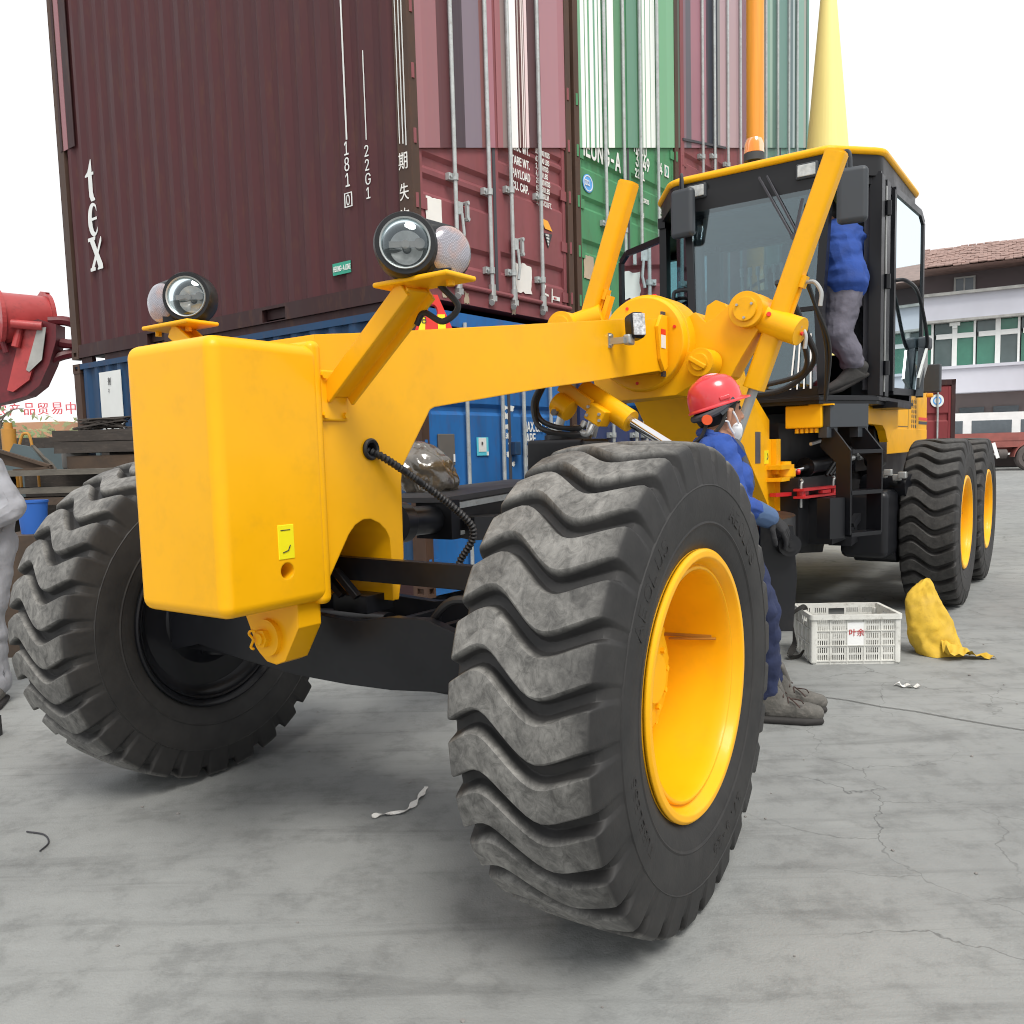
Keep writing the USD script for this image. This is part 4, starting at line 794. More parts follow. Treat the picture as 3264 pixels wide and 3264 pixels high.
# --- counterweight
w_ = rbox((0, -.555, 1.2745), (.41, .39, .775), .036, 24, True)
w_ = w_-tri2man(cyl((.05, -.53, 1.0), (.3, -.53, 1.0), .024, n=28))
cwp = part(gr, 'counterweight', man2tri(w_), YP, smooth=40)
part(cwp, 'rear_plate', man2tri(rbox((0, -.378, 1.276), (.408, .052, .80), .022, 20, True)), YP, smooth=40)
stk = part(cwp, 'sticker', rbox((.2055, -.53, 1.085), (.003, .058, .10), .0012, 6), 'yellow_sticker', smooth=False)
part(stk, 'pictogram', cat(obar((.2075, -.545, 1.055), (.2075, -.525, 1.06), .002, .004, (1, 0, 0)), obar((.2075, -.525, 1.06), (.2075, -.517, 1.075), .002, .004, (1, 0, 0)), obar((.2075, -.55, 1.12), (.2075, -.515, 1.12), .002, .002, (1, 0, 0))), 'ink', smooth=False)
# pivot lug under the weight
lg = prism(Polygon([(-.11, .90), (.17, .90), (.17, .815), (.10, .705), (.06, .69), (.015, .695), (-.02, .72)]).buffer(.0), 'y', -.47, -.38)
lug = part(gr, 'pivot_lug', lg, YP, smooth=25)
part(lug, 'pivot_pin', cat(cyl((.035, -.487, .775), (.035, -.47, .775), .058, n=36), cyl((.03, -.505, .775), (.03, -.487, .775), .030, n=6), cyl((.03, -.512, .775), (.03, -.505, .775), .018, n=12)), YS)
part(lug, 'cotter_pin', tube(bez([(.025, -.515, .80), (.005, -.518, .80), (.0, -.52, .79), (.018, -.52, .775), (.005, -.52, .75), (.018, -.52, .745)], 5), .004, 6), YS)
# --- gooseneck frame
prof = Polygon([(-.36, 1.697), (-.05, 1.735), (.261, 1.778), (1.05, 1.885), (1.638, 1.966), (2.10, 2.02), (2.55, 2.03), (3.0, 1.95), (3.0, 1.62), (2.55, 1.70), (2.067, 1.741), (1.392, 1.653), (.936, 1.598), (.19, 1.495), (.165, 1.485), (.15, 1.465),
                (.018, 1.30), (.006, 1.27), (.0, 1.24), (-.002, .98), (-.035, .836), (-.365, .836)])
notch = Polygon([(-.38, .80), (-.38, .90), (-.365, .925), (-.254, 1.082), (-.225, 1.108), (-.19, 1.122), (-.155, 1.122), (-.115, 1.105), (-.085, 1.08), (-.068, 1.05), (-.064, 1.0), (-.064, .80)])
bm = tri2man(prism(prof, 'x', -.18, .18))-tri2man(prism(notch, 'x', -.14, .2))-tri2man(cyl((.10, -.143, 1.349), (.25, -.143, 1.349), .026, n=24))
fr_ = part(gr, 'front_frame', man2tri(bm), YP, smooth=25)
part(fr_, 'weld_ring', lathe([(.10, .001), (.112, .006), (.12, 0)], 'x', 40, (-.14, -.15, 1.03)), YS)
part(fr_, 'grommet', lathe([(.027, -.01), (.034, -.004), (.036, .006), (.03, .012), (.022, .008), (.021, -.03)], 'x', 28, (.181, -.143, 1.349)), 'rubber_hose')
# rubber-wrapped hose down to the steering cylinder
hz = np.array([(.15, -.143, 1.349), (.21, -.10, 1.315), (.27, .08, 1.19), (.315, .19, 1.09), (.318, .215, 1.04), (.30, .215, 1.00), (.26, .21, .945), (.25, .21, .90)])
hp1 = bez(hz, 40); ss = np.r_[0, np.cumsum(np.linalg.norm(np.diff(hp1, axis=0), axis=1))]
part(gr, 'braided_hose', tube(hp1, .0125+.002*np.sin(ss*2*np.pi/.014), 12), 'rubber_hose')
# --- front axle
def plate(pts, axis, lo, hi, mat=BK, name='axle_plate', par=None): return part(par or gr, name, prism(pts, axis, lo, hi), mat, smooth=20)
axb = [(-.62, .80), (-.50, .836), (-.2, .80), (.0, .812), (.20, .803), (.36, .83), (.50, .836), (.63, .80), (.80, .72), (.80, .60), (.63, .63), (.35, .60), (.155, .592), (-.09, .592), (-.35, .61), (-.63, .64), (-.80, .60), (-.80, .72)]
axle = plate(axb, 'y', -.27, -.235, name='axle_plate')
plate(axb, 'y', .13, .165, name='axle_plate', par=axle)
for x in (-.42, .22, .42, .62): part(axle, 'axle_web', box(x-.012, x+.012, -.235, .13, .62, .78), BK, smooth=False)
part(axle, 'axle_floor', box(-.78, .78, -.235, .13, .605, .625), BK, smooth=False)
for s in (-1, 1):
    part(gr, 'kingpin_housing', cat(cyl((s*.80, -.04, .55), (s*.80, -.04, .84), .085, n=24), cyl((s*.80, -.04, .67), (s*.98, 0, .674), .11, .14, n=28), box(s*.86-.06, s*.86+.06, -.2, .14, .60, .76)), BK)
    part(gr, 'hub_hose', tube(bez([(s*.45, -.2, .8), (s*.6, -.25, .9), (s*.74, -.2, .86), (s*.78, -.12, .72)], 8), .012, 8), 'rubber_hose')
part(gr, 'lean_bar', cat(obar((-.78, -.12, .95), (.78, -.12, .945), .035, .077)), BK, smooth=False)
part(gr, 'lean_cylinder', cat(cyl((-.45, .05, .70), (.05, .05, .72), .045, n=20), cyl((.05, .05, .72), (.2, .05, .73), .022, n=14)), BK)
part(gr, 'lug_block', cat(box(-.02, .14, -.15, -.02, .80, .86), obar((.05, -.17, .86), (-.03, -.19, .95), .03, .02), obar((.12, -.17, .86), (.04, -.19, .95), .03, .02)), BK, smooth=False)
part(gr, 'steer_cylinder', cat(cyl((.2, .32, .72), (.62, .3, .72), .04, n=18), cyl((.62, .3, .72), (.82, .26, .72), .02, n=12)), BK)
# --- headlamps on brackets
def lamp(s):
    nv = (s*-.61, 0, .79)
    br = part(gr, 'lamp_bracket', cat(obar((s*.19, -.285, 1.515), (s*.56, -.315, 1.785), .084, .012, nv), obar((s*.182, -.327, 1.515), (s*.545, -.357, 1.785), .010, .055, nv), obar((s*.195, -.243, 1.51), (s*.565, -.273, 1.785), .010, .055, nv)), YP, smooth=20)
    part(br, 'base_plate', rbox((s*.186, -.30, 1.515), (.012, .112, .155), .006, 8), YP)
    part(br, 'platform', rbox((.585 if s > 0 else -.548, -.32, 1.802), (.27, .13, .014), .005, 8), YP)
    for q in [((s*.188, y, z), (s*.202, y, z), .011) for y in (-.345, -.258) for z in (1.455, 1.575)]+[((s*x, -.32, 1.78), (s*x, -.32, 1.80), .012) for x in (.5, .68)]: part(br, 'bolt', cyl(*q, n=6), YS, smooth=False)
    part(br, 'cable', tube(bez([(s*.60, -.27, 1.80), (s*.64, -.24, 1.74), (s*.60, -.26, 1.70), (s*.54, -.27, 1.73), (s*.51, -.27, 1.70)], 8), .009, 8), 'rubber_hose')
    # unit drawn about its foot, facing -y, then yawed
    o = np.array([.585 if s > 0 else -.548, -.31, 1.888]); Ry = rot((0, 0, 1), 38 if s > 0 else 34)
    W = lambda m: xf(m, Ry*.90, o)
    a_ = np.array([-s*.055, -.03, .004]); b_ = np.array([s*.068, .0, -.004]); Rs = rot((0, 0, 1), s*30)
    hA = tri2man(xf(lathe([(0, -.06), (.090, -.06), (.096, -.045), (.097, .02), (.07, .09), (.04, .118), (0, .12)], 'y', 44), None, a_))
    hB = tri2man(xf(lathe([(0, -.004), (.082, -.004), (.087, .012), (.084, .06), (.06, .11), (0, .118)], 'y', 40), Rs, b_))
    hE = m3.Manifold.batch_hull([hB, tri2man(xf(lathe([(0, -.02), (.094, -.02), (.096, .02), (.07, .09), (.04, .118), (0, .12)], 'y', 44), None, a_))])
    hs_ = hA+hE-tri2man(cyl(a_+np.array([0, -.09, 0]), a_+np.array([0, -.040, 0]), .076, n=48))-tri2man(cyl(a_+np.array([0, -.0405, 0]), a_+np.array([0, .035, 0]), .0762, .03, n=48))
    hl = part(gr, 'headlamp', W(man2tri(hs_)), 'black_plastic', smooth=40)
    part(hl, 'mount_foot', W(box(-.06, .08, -.04, .06, -.09, -.06)), 'black_plastic', smooth=False)
    part(hl, 'reflector', W(lathe([(.0755, -.043), (.068, -.022), (.054, -.002), (.034, .014), (.014, .022)], 'y', 48, a_)), 'reflector', smooth=True)
    part(hl, 'trim_ring', W(lathe([(.077, -.060), (.0755, -.066), (.071, -.062), (.0715, -.044), (.0755, -.042)], 'y', 48, a_)), 'zinc')
    part(hl, 'bulb', W(cat(cyl(a_+np.array([0, -.035, 0]), a_+np.array([0, .026, 0]), .009, n=14), cyl(a_+np.array([0, -.043, 0]), a_+np.array([0, -.030, 0]), .013, n=14), obar(a_+np.array([-.05, -.03, .002]), a_+np.array([.045, -.03, .002]), .006, .018), cyl(a_+np.array([.042, -.035, .004]), a_+np.array([.042, -.005, .004]), .016, n=16))), 'plate_metal')
    part(hl, 'lens', W(lathe([(0, -.078), (.03, -.076), (.055, -.069), (.071, -.058)], 'y', 48, a_)), 'lens_clear', smooth=True)
    part(hl, 'signal_lens', W(xf(lathe([(0, -.040), (.035, -.038), (.060, -.031), (.0735, -.020), (.0765, -.010), (.0765, .02)], 'y', 40), Rs, b_)), 'ribbed_lens', smooth=50)
lamp(1); lamp(-1)
# --- small work lamp on the beam
wl = part(gr, 'work_lamp', xf(rbox((0, 0, 0), (.075, .095, .125), .02, 16), rot((0, 0, 1), 52)@rot((1, 0, 0), -6), (.275, 1.60, 1.915)), 'black_plastic', smooth=40)
part(wl, 'lens', xf(rbox((0, -.047, 0), (.062, .008, .105), .003, 8), rot((0, 0, 1), 52)@rot((1, 0, 0), -6), (.275, 1.60, 1.915)), 'led_lens')
part(wl, 'bracket', cat(box(.18, .186, 1.50, 1.53, 1.815, 1.885), box(.186, .26, 1.505, 1.53, 1.83, 1.86), rbox((.262, 1.56, 1.85), (.04, .06, .05), .01, 8)), 'zinc')
part(wl, 'bracket_bolt', cat([cyl((.186, 1.515, z), (.197, 1.515, z), .011, n=6) for z in (1.83, 1.87)]), 'zinc', smooth=False)
# --- lift saddle and its arms
HC = (.03, 1.905)
sd_ = part(gr, 'lift_saddle', lathe([(0, 2.16), (.248, 2.16), (.255, 2.168), (.262, 2.20), (.27, 2.202), (.272, 2.215), (.272, 2.40), (.26, 2.43), (0, 2.43)], 'y', 72, (HC[0], 0, HC[1])), YP, smooth=30)
part(sd_, 'red_plug', cat([cyl((HC[0]+.215*math.cos(t), 2.155, HC[1]+.215*math.sin(t)), (HC[0]+.215*math.cos(t), 2.16, HC[1]+.215*math.sin(t)), .009, n=10) for t in (.35, 1.95, 4.6)]+[cyl((.05, 2.3, HC[1]+.27), (.05, 2.3, HC[1]+.285), .012, n=8)]), 'signal_red')
part(sd_, 'yoke_plate', prism([(-.30, 1.80), (-.28, 1.63), (-.2, 1.60), (.22, 1.615), (.38, 1.70), (.42, 1.80), (.25, 1.86), (-.2, 1.86)], 'y', 2.20, 2.42), YP, smooth=20)
part(sd_, 'lock_boss', cat(cyl((.385, 2.13, 1.775), (.385, 2.26, 1.775), .075, n=28), obar((.33, 2.125, 1.80), (.42, 2.125, 1.745), .02, .03, (0, 1, 0)), cyl((.385, 2.118, 1.775), (.385, 2.13, 1.775), .045, n=20)), YP)
# side pad with its warning label
pad = part(gr, 'wear_pad', prism([(2.02, 1.97), (2.07, 2.035), (2.14, 2.035), (2.14, 1.76), (2.10, 1.74), (2.05, 1.80)], 'x', .181, .20), YP, smooth=20)
part(pad, 'label', box(.2005, .203, 2.055, 2.11, 1.86, 1.93), 'white_print', smooth=False); part(pad, 'label_head', box(.2005, .2035, 2.055, 2.11, 1.93, 1.96), 'signal_red', smooth=False)
for zr in (2.03, 1.715): part(pad, 'recess', box(.17, .1815, 2.115, 2.155, zr, zr+.03), 'gasket', smooth=False)
# right arm with pin boss and cylinder trunnion
arm = prism([(.22, 2.02), (.30, 2.06), (.36, 2.00), (.41, 2.02), (.56, 2.13), (.66, 2.11), (.70, 2.02), (.66, 1.95), (.56, 1.80), (.50, 1.70), (.42, 1.66), (.2, 1.65)], 'y', 2.28, 2.42)
ra = part(gr, 'lift_arm', arm, YP, smooth=25, label='lift arm on the cab side')
part(ra, 'pin_boss', cat(cyl((.60, 2.22, 2.035), (.60, 2.50, 2.035), .092, n=36), cyl((.60, 2.205, 2.035), (.60, 2.22, 2.035), .062, n=32)), YP)
part(ra, 'boss_bolt', cat([cyl((.60+.045*math.cos(t), 2.195, 2.035+.045*math.sin(t)), (.60+.045*math.cos(t), 2.206, 2.035+.045*math.sin(t)), .007, n=6) for t in (.5, 2.6, 4.7)]), 'zinc', smooth=False)
part(ra, 'lock_lug', prism([(.34, 2.0), (.36, 2.09), (.41, 2.115), (.46, 2.09), (.48, 2.04), (.44, 1.98)], 'y', 2.30, 2.34), YS, smooth=20)
tr_ = part(gr, 'trunnion', cyl((.66, 2.33, 1.985), (.86, 2.30, 1.90), .072, n=32), YP)
part(tr_, 'grease_cap', cyl((.862, 2.30, 1.892), (.872, 2.30, 1.888), .010, n=8), 'signal_red'); part(tr_, 'red_plug', cyl((.71, 2.255, 2.0), (.715, 2.248, 2.0), .012, n=8), 'signal_red')
part(tr_, 'bolt', cyl((.855, 2.30, 1.93), (.87, 2.30, 1.925), .01, n=6), 'zinc', smooth=False)
def lift(p0, p1, label, hoses):
    p0, p1 = np.array(p0), np.array(p1); d = unit(p1-p0)
    Q = np.stack([unit(np.cross(d, (0, 1, 0))), np.cross(d, unit(np.cross(d, (0, 1, 0)))), d], 1)
    c = part(gr, 'lift_cylinder', xf(prism(Point(0, 0).buffer(.05).union(sbox(-.03, -.03, .03, .03)).buffer(.001) if False else sbox(-.026, -.026, .026, .026).buffer(.026, quad_segs=6), 'z', 0, float(np.linalg.norm(p1-p0))), Q, p0), YP, label=label, smooth=35)
    part(c, 'end_cap', xf(prism(sbox(-.022, -.022, .022, .022).buffer(.026), 'z', -.008, .004), Q, p0), YS); part(c, 'rod', cyl(p1, p1+d*.75, .027, n=24), 'zinc')
    sx = unit(np.cross(d, (0, 1, 0)))*(1 if hoses > 0 else -1); sx = sx if sx[0] > 0 else -sx
    pp = [p0+d*L+sx*.05 for L in (.62, .84)]
    part(c, 'port_block', cat([obar(q-d*.03, q+d*.03, .05, .05, sx) for q in pp]+[obar(pp[0], pp[1], .022, .03, sx)]), YS, smooth=False)
    if hoses > 0:
        for q in pp:
            part(c, 'hose_elbow', tube(bez([q+sx*.02, q+sx*.07+np.array([0, 0, .012]), q+sx*.105+np.array([0, 0, -.03]), q+sx*.10+np.array([0, 0, -.10])], 6), .0105, 10), 'zinc')
    else:
        part(c, 'bracket_plate', obar(pp[0]+sx*.045, pp[1]+sx*.045+d*.02, .05, .03, sx), YS, smooth=False)
lift((1.022, 2.34, 2.757), (.603, 2.34, 1.63), 'lift cylinder leaning right in front of the cab', 1)
lift((-.12, 2.34, 2.838), (-.52, 2.34, 1.76), 'lift cylinder rising from behind the beam', -1)
la = part(gr, 'lift_arm', prism([(-.16, 2.0), (-.5, 2.13), (-.6, 2.04), (-.5, 1.85), (-.2, 1.7)], 'y', 2.28, 2.42), YP, smooth=25, label='lift arm hidden behind the beam')
part(la, 'pin_boss', cat(cyl((-.515, 2.20, 2.06), (-.515, 2.50, 2.06), .092, n=36), cyl((-.515, 2.19, 2.06), (-.515, 2.2, 2.06), .065, n=32)), YP); part(la, 'trunnion', cyl((-.5, 2.3, 2.07), (-.30, 2.34, 2.12), .07, n=28), YP)
# --- side shift cylinder and hoses under the beam
sc = part(gr, 'shift_cylinder', cat(cyl((-.03, 1.62, 1.63), (.245, 1.60, 1.462), .056, n=32)), YP, smooth=35)
part(sc, 'rod', cyl((.245, 1.60, 1.462), (.75, 1.58, 1.165), .026, n=24), 'chrome')
part(sc, 'gland_block', xf(rbox((0, 0, 0), (.10, .10, .085), .008, 8), rot((0, 1, 0), 31.5), (.10, 1.545, 1.50)), YS)
part(sc, 'gland_bolt', cat([cyl(np.array((.10, 1.495, 1.50))+np.array(v), np.array((.10, 1.485, 1.50))+np.array(v), .008, n=6) for v in ((-.03, 0, .04), (.03, 0, 0), (-.04, 0, 0), (.03, 0, -.03))]), 'zinc', smooth=False)
part(sc, 'clevis', cat(cyl((-.13, 1.52, 1.575), (-.05, 1.52, 1.525), .055, n=24), cyl((-.11, 1.455, 1.525), (-.11, 1.47, 1.525), .02, n=16), obar((-.12, 1.55, 1.66), (.06, 1.53, 1.545), .025, .06)), YS)
part(sc, 'clevis_nut', cyl((-.105, 1.45, 1.52), (-.105, 1.47, 1.52), .018, n=6), 'plate_metal', smooth=False)
for o in (0, .028): part(gr, 'hydraulic_hose', tube(bez([(-.19, 1.5-o, 1.66), (-.225, 1.48-o, 1.57), (-.19, 1.46-o, 1.49-o), (-.10, 1.46-o, 1.448-o), (.0, 1.47, 1.437-o), (.05, 1.5, 1.445-o*1.2)], 8), .0135, 10), 'rubber_hose')
part(gr, 'hose_fitting', cat(tube(bez([(.03, 1.49, 1.415), (.07, 1.48, 1.41), (.085, 1.5, 1.45)], 6), .016, 10), tube(bez([(-.01, 1.49, 1.44), (.03, 1.49, 1.44), (.045, 1.5, 1.47)], 6), .016, 10)), 'zinc')
# --- drawbar, circle gear and blade
dbp = part(gr, 'drawbar', cat(obar((-.255, .70, 1.045), (-.36, 1.7, 1.075), .16, .15), obar((-.36, 1.7, 1.075), (-.4, 2.3, 1.0), .16, .15), obar((-.15, .78, 1.0), (.55, 2.3, .98), .14, .10)), 'dark_steel', smooth=False)
part(dbp, 'ball_joint', cat(cyl((-.24, .46, 1.05), (-.245, .72, 1.045), .062, n=28), cyl((-.235, .40, 1.05), (-.238, .46, 1.05), .085, n=28)), BK)
part(dbp, 'ball_flange', box(-.34, -.14, .66, .72, .96, 1.13), BK, smooth=False)
part(dbp, 'top_cover', xf(prism([(-.46, .60), (-.165, .66), (-.27, 1.7), (-.62, 1.8), (-.66, 1.0)], 'z', 0, .022), np.array([[1, 0, 0], [0, 1, 0], [0, .03, 1]]), (0, 0, 1.10)), 'drawbar_top', smooth=False)
part(dbp, 'edge_bar', cat(obar((-.17, .70, 1.10), (-.275, 1.7, 1.13), .02, .026), obar((-.17, .70, .978), (-.275, 1.7, 1.005), .02, .016)), 'galvanised', smooth=False)
part(gr, 'circle_gear', lathe([(.55, .80), (.72, .80), (.72, .92), (.55, .92)], 'z', 64, (0, 2.6, 0)), 'dark_steel')
cd = part(gr, 'circle_motor', cat(rbox((-.27, 1.86, 1.26), (.36, .3, .26), .02, 10)), BK)
part(cd, 'cover', cyl((-.27, 1.86, 1.39), (-.27, 1.86, 1.415), .13, n=28), BK)
part(cd, 'cover_bolts', cat([cyl((-.27+.11*math.cos(t), 1.86+.11*math.sin(t), 1.415), (-.27+.11*math.cos(t), 1.86+.11*math.sin(t), 1.435), .013, n=6) for t in np.arange(8)*np.pi/4]), BK, smooth=False)
part(cd, 'supply_pipe', cat(cyl((-.22, 1.98, 1.40), (-.16, 2.0, 1.62), .016, n=10), cyl((-.18, 1.98, 1.40), (-.12, 2.0, 1.62), .016, n=10)), 'zinc')
bl = [(0, .42), (.05, .46), (.085, .56), (.095, .68), (.085, .82), (.05, .93), (.02, .975), (-.01, .975), (.02, .92), (.055, .81), (.065, .68), (.055, .57), (.02, .48), (-.02, .43)]
Rb = rot((0, 0, 1), -58)
bld_ = part(gr, 'blade', xf(prism(bl, 'x', -3.5, .0), Rb, (.85, 1.78, 0)), 'dark_steel', smooth=25)
part(bld_, 'end_plate', xf(prism([(-.05, .45), (.12, .45), (.14, .7), (.12, .95), (-.03, .97), (-.03, .7)], 'x', 0, .03), Rb, (.85, 1.78, 0)), 'dark_steel', smooth=False)
part(bld_, 'slide_pin', cat(xf(cyl((.02, .09, .865), (.09, .09, .865), .052, n=28), Rb, (.85, 1.78, 0)), xf(cyl((.09, .09, .865), (.10, .09, .865), .03, n=24), Rb, (.85, 1.78, 0)), xf(cyl((.1, .09, .865), (.106, .09, .865), .008, n=12), Rb, (.85, 1.78, 0))), 'dark_steel')
# --- rear of front frame, articulation hitch
hf = part(gr, 'hitch_frame', prism(Polygon([(2.95, 1.93), (3.15, 1.66), (3.52, 1.385), (3.53, 1.37), (3.66, 1.37), (3.66, .836), (3.555, .836), (3.02, 1.30), (2.86, 1.42), (2.55, 1.60), (2.55, 1.85)]), 'x', .26, .30), YP, smooth=20, label='tapered side plate in front of the articulation joint')
part(hf, 'web_plate', prism(Polygon([(2.6, 1.70), (3.04, 1.30), (3.56, .85), (3.66, .85), (3.66, 1.5), (2.9, 1.9)]), 'x', -.28, .2595), YP, smooth=False)
part(hf, 'edge_flange', cat(obar((.28, 2.98, 1.325), (.28, 3.56, .842), .08, .012, (0, .64, .77)), box(.255, .335, 3.655, 3.668, .836, 1.37), box(.30, .335, 3.58, 3.655, 1.13, 1.37)), YP, smooth=False)
part(hf, 'name_plate', rbox((.3015, 3.30, 1.315), (.003, .10, .205), .001, 6), 'name_plate', smooth=False)
stk = part(hf, 'sticker', rbox((.3015, 3.47, 1.25), (.003, .085, .09), .001, 6), 'yellow_sticker', smooth=False)
part(stk, 'pictogram', tube(bez([(.304, 3.485, 1.275), (.304, 3.495, 1.25), (.304, 3.48, 1.235), (.304, 3.475, 1.24)], 5), .003, 5), 'ink')
ey = part(hf, 'steer_eye', cat(box(.26, .40, 3.48, 3.76, 1.165, 1.195), box(.26, .40, 3.48, 3.76, 1.085, 1.11), cyl((.345, 3.72, 1.112), (.345, 3.72, 1.165), .075, n=28), cyl((.345, 3.72, 1.195), (.345, 3.72, 1.215), .045, n=20)), YS)
part(ey, 'red_tip', cyl((.41, 3.79, 1.14), (.425, 3.80, 1.14), .02, n=12), 'signal_red')
sr_ = part(gr, 'articulation_cylinder', cat(cyl((.40, 4.05, 1.165), (.46, 5.0, 1.19), .055, n=28), cyl((.395, 4.04, 1.165), (.398, 4.09, 1.166), .068, n=28)), BK)
part(sr_, 'rod', cyl((.36, 3.76, 1.14), (.40, 4.05, 1.165), .024, n=20), 'chrome')
part(gr, 'lock_link', cat(obar((.335, 3.50, .995), (.45, 3.86, .992), .05, .025), box(0, .01, 3.6, 3.61, .98, .99)), 'red_paint', smooth=False)
lb = part(gr, 'lock_bar', cat(obar((.47, 3.62, 1.022), (.52, 4.40, 1.012), .07, .016), obar((.47, 3.62, .972), (.52, 4.40, .960), .07, .016), cyl((.47, 3.68, .972), (.47, 3.68, 1.02), .03, n=14), cyl((.52, 4.32, .965), (.52, 4.32, 1.012), .03, n=14), obar((.52, 3.98, .992), (.53, 4.16, .99), .03, .022)), 'red_paint', smooth=False)
part(lb, 'pin', cat([tube(bez([(x, y, .90), (x, y, 1.05), (x+.006, y+.012, 1.075), (x, y, 1.09)], 4), .009, 7) for x, y in ((.47, 3.68), (.52, 4.32))]), 'zinc')
# --- rear frame, tandems
part(gr, 'rear_frame', cat(box(-.46, .46, 3.66, 8.2, .62, 1.10), box(-.28, .28, 3.80, 6.0, 1.10, 1.48), box(-.52, .52, 5.0, 5.48, 1.1, 1.59), box(-.54, .54, 5.48, 8.2, 1.02, 1.25), prism([(3.66, .62), (4.6, .62), (4.5, .5), (3.9, .56)], 'x', -.4, .4)), 'dark_steel', smooth=False)
part(gr, 'belly_guard', cat(box(.46, .62, 3.9, 4.9, .63, .95), prism([(4.28, .58), (4.55, .60), (4.55, .78), (4.30, .70)], 'x', .5, .66), obar((.64, 4.35, .72), (.70, 4.75, .92), .05, .05)), 'dark_steel', smooth=False)
part(gr, 'fluid_pipes', cat([tube(bez([(.5, 3.8, 1.42-.09*i), (.54, 3.95, 1.44-.09*i), (.55, 4.1, 1.42-.09*i)], 6), .012, 8) for i in range(2)]), 'zinc')
part(gr, 'fluid_pipes', cat([tube(bez([(.5, 4.2+.1*i, 1.1), (.56, 4.35+.08*i, 1.25-.02*i), (.53, 4.6+.1*i, 1.24+.03*i), (.5, 4.8, 1.15)], 6), .013, 8) for i in range(4)]+[tube(bez([(.52, 4.35, 1.18), (.56, 4.37, 1.26), (.56, 4.7, 1.27), (.52, 4.75, 1.2)], 6), .008, 6)]), 'rubber_hose')
part(gr, 'fluid_fitting', cat([cyl((.53, 4.55+.1*i, 1.27-.03*(i % 3)), (.55, 4.6+.1*i, 1.275-.03*(i % 3)), .02, n=10) for i in range(6)]), 'zinc')
for s in (-1, 1):
    part(gr, 'tandem_case', cat(rbox((s*.74, WB, .66), (.2, 2.2, .42), .06, 12), cyl((s*.5, WB, .67), (s*.66, WB, .67), .2, n=28)), BK)
    part(gr, 'wheel_axle', cat(cyl((s*.82, WB-.769, .674), (s*1.0, WB-.769, .674), .15, n=28), cyl((s*.82, WB+.769, .674), (s*1.0, WB+.769, .674), .15, n=28)), BK)
part(gr, 'fuel_tank', cat(rbox((.70, 4.72, .72), (.34, .5, .5), .05, 12), cyl((.55, 4.95, .56), (.86, 4.95, .56), .17, n=28)), BK)
part(gr, 'air_tank', cyl((.6, 5.0, .98), (.95, 4.9, .98), .1, n=24), BK); part(gr, 'valve_cluster', cat([rbox((.72+.05*i, 4.72+.07*(i % 2), 1.06+.02*(i % 3)), (.06, .06, .05), .008, 6) for i in range(5)]), 'zinc')
# --- hood
hd = part(gr, 'hood', cat(rbox((0, 6.68, 1.58), (1.2, 2.30, .70), .03, 12), rbox((0, 7.0, 1.98), (1.0, 1.7, .28), .05, 12)), YP, smooth=30)
part(hd, 'vent_hole', cat([cyl((.599, 6.95+.10*i, 1.72-.048*j), (.603, 6.95+.10*i, 1.72-.048*j), .019, n=12) for i in range(3) for j in range(8)]), 'gasket')
part(hd, 'panel_seam', cat(box(.599, .602, 5.75, 6.75, 1.47, 1.476), box(.599, .602, 6.75, 6.756, 1.3, 1.9)), 'gasket', smooth=False)
part(hd, 'stripe', box(.6005, .603, 7.32, 7.82, 1.545, 1.575), 'signal_red', smooth=False); part(hd, 'stripe', box(.6005, .603, 7.32, 7.82, 1.505, 1.535), 'gasket', smooth=False)
part(hd, 'lower_panel', cat(prism(Polygon([(5.5, 1.225), (6.8, 1.23), (7.8, 1.36), (7.8, 1.45), (5.5, 1.45)]), 'x', .57, .604)), YP, smooth=False)
part(hd, 'exhaust', cat(cyl((.2, 6.6, 2.1), (.2, 6.6, 2.4), .07, n=24)), 'plate_metal')
part(gr, 'rear_lamp_box', rbox((.74, 7.1, 1.94), (.18, .1, .27), .012, 8), 'grey_plastic')
part(gr, 'rear_marker', rbox((.74, 7.06, 1.775), (.06, .05, .04), .01, 8), 'orange_sticker')
# yellow box, relay and mount brackets below the cab
yb = part(gr, 'relay_box', rbox((.465, 3.80, 1.515), (.245, .12, .155), .010, 10), YS)
for i in range(5): part(yb, 'cable_gland', cyl((.415+.033*i, 3.77, 1.405), (.415+.033*i, 3.77, 1.435), .014, n=14), YS)
part(gr, 'cab_mount', cat(box(.50, .66, 3.74, 4.1, 1.585, 1.5955), box(.60, .635, 3.78, 3.80, 1.46, 1.585)), YS, smooth=False)
part(gr, 'cab_mount', prism(Polygon([(4.2, 1.595), (5.5, 1.595), (5.5, 1.44), (5.25, 1.42), (5.1, 1.33), (5.0, 1.42), (4.9, 1.46), (4.2, 1.47)]), 'x', .68, .74), YS, smooth=False)
part(gr, 'mud_shield', cat(rbox((.62, 5.25, 1.30), (.12, .34, .34), .04, 10)), BK)
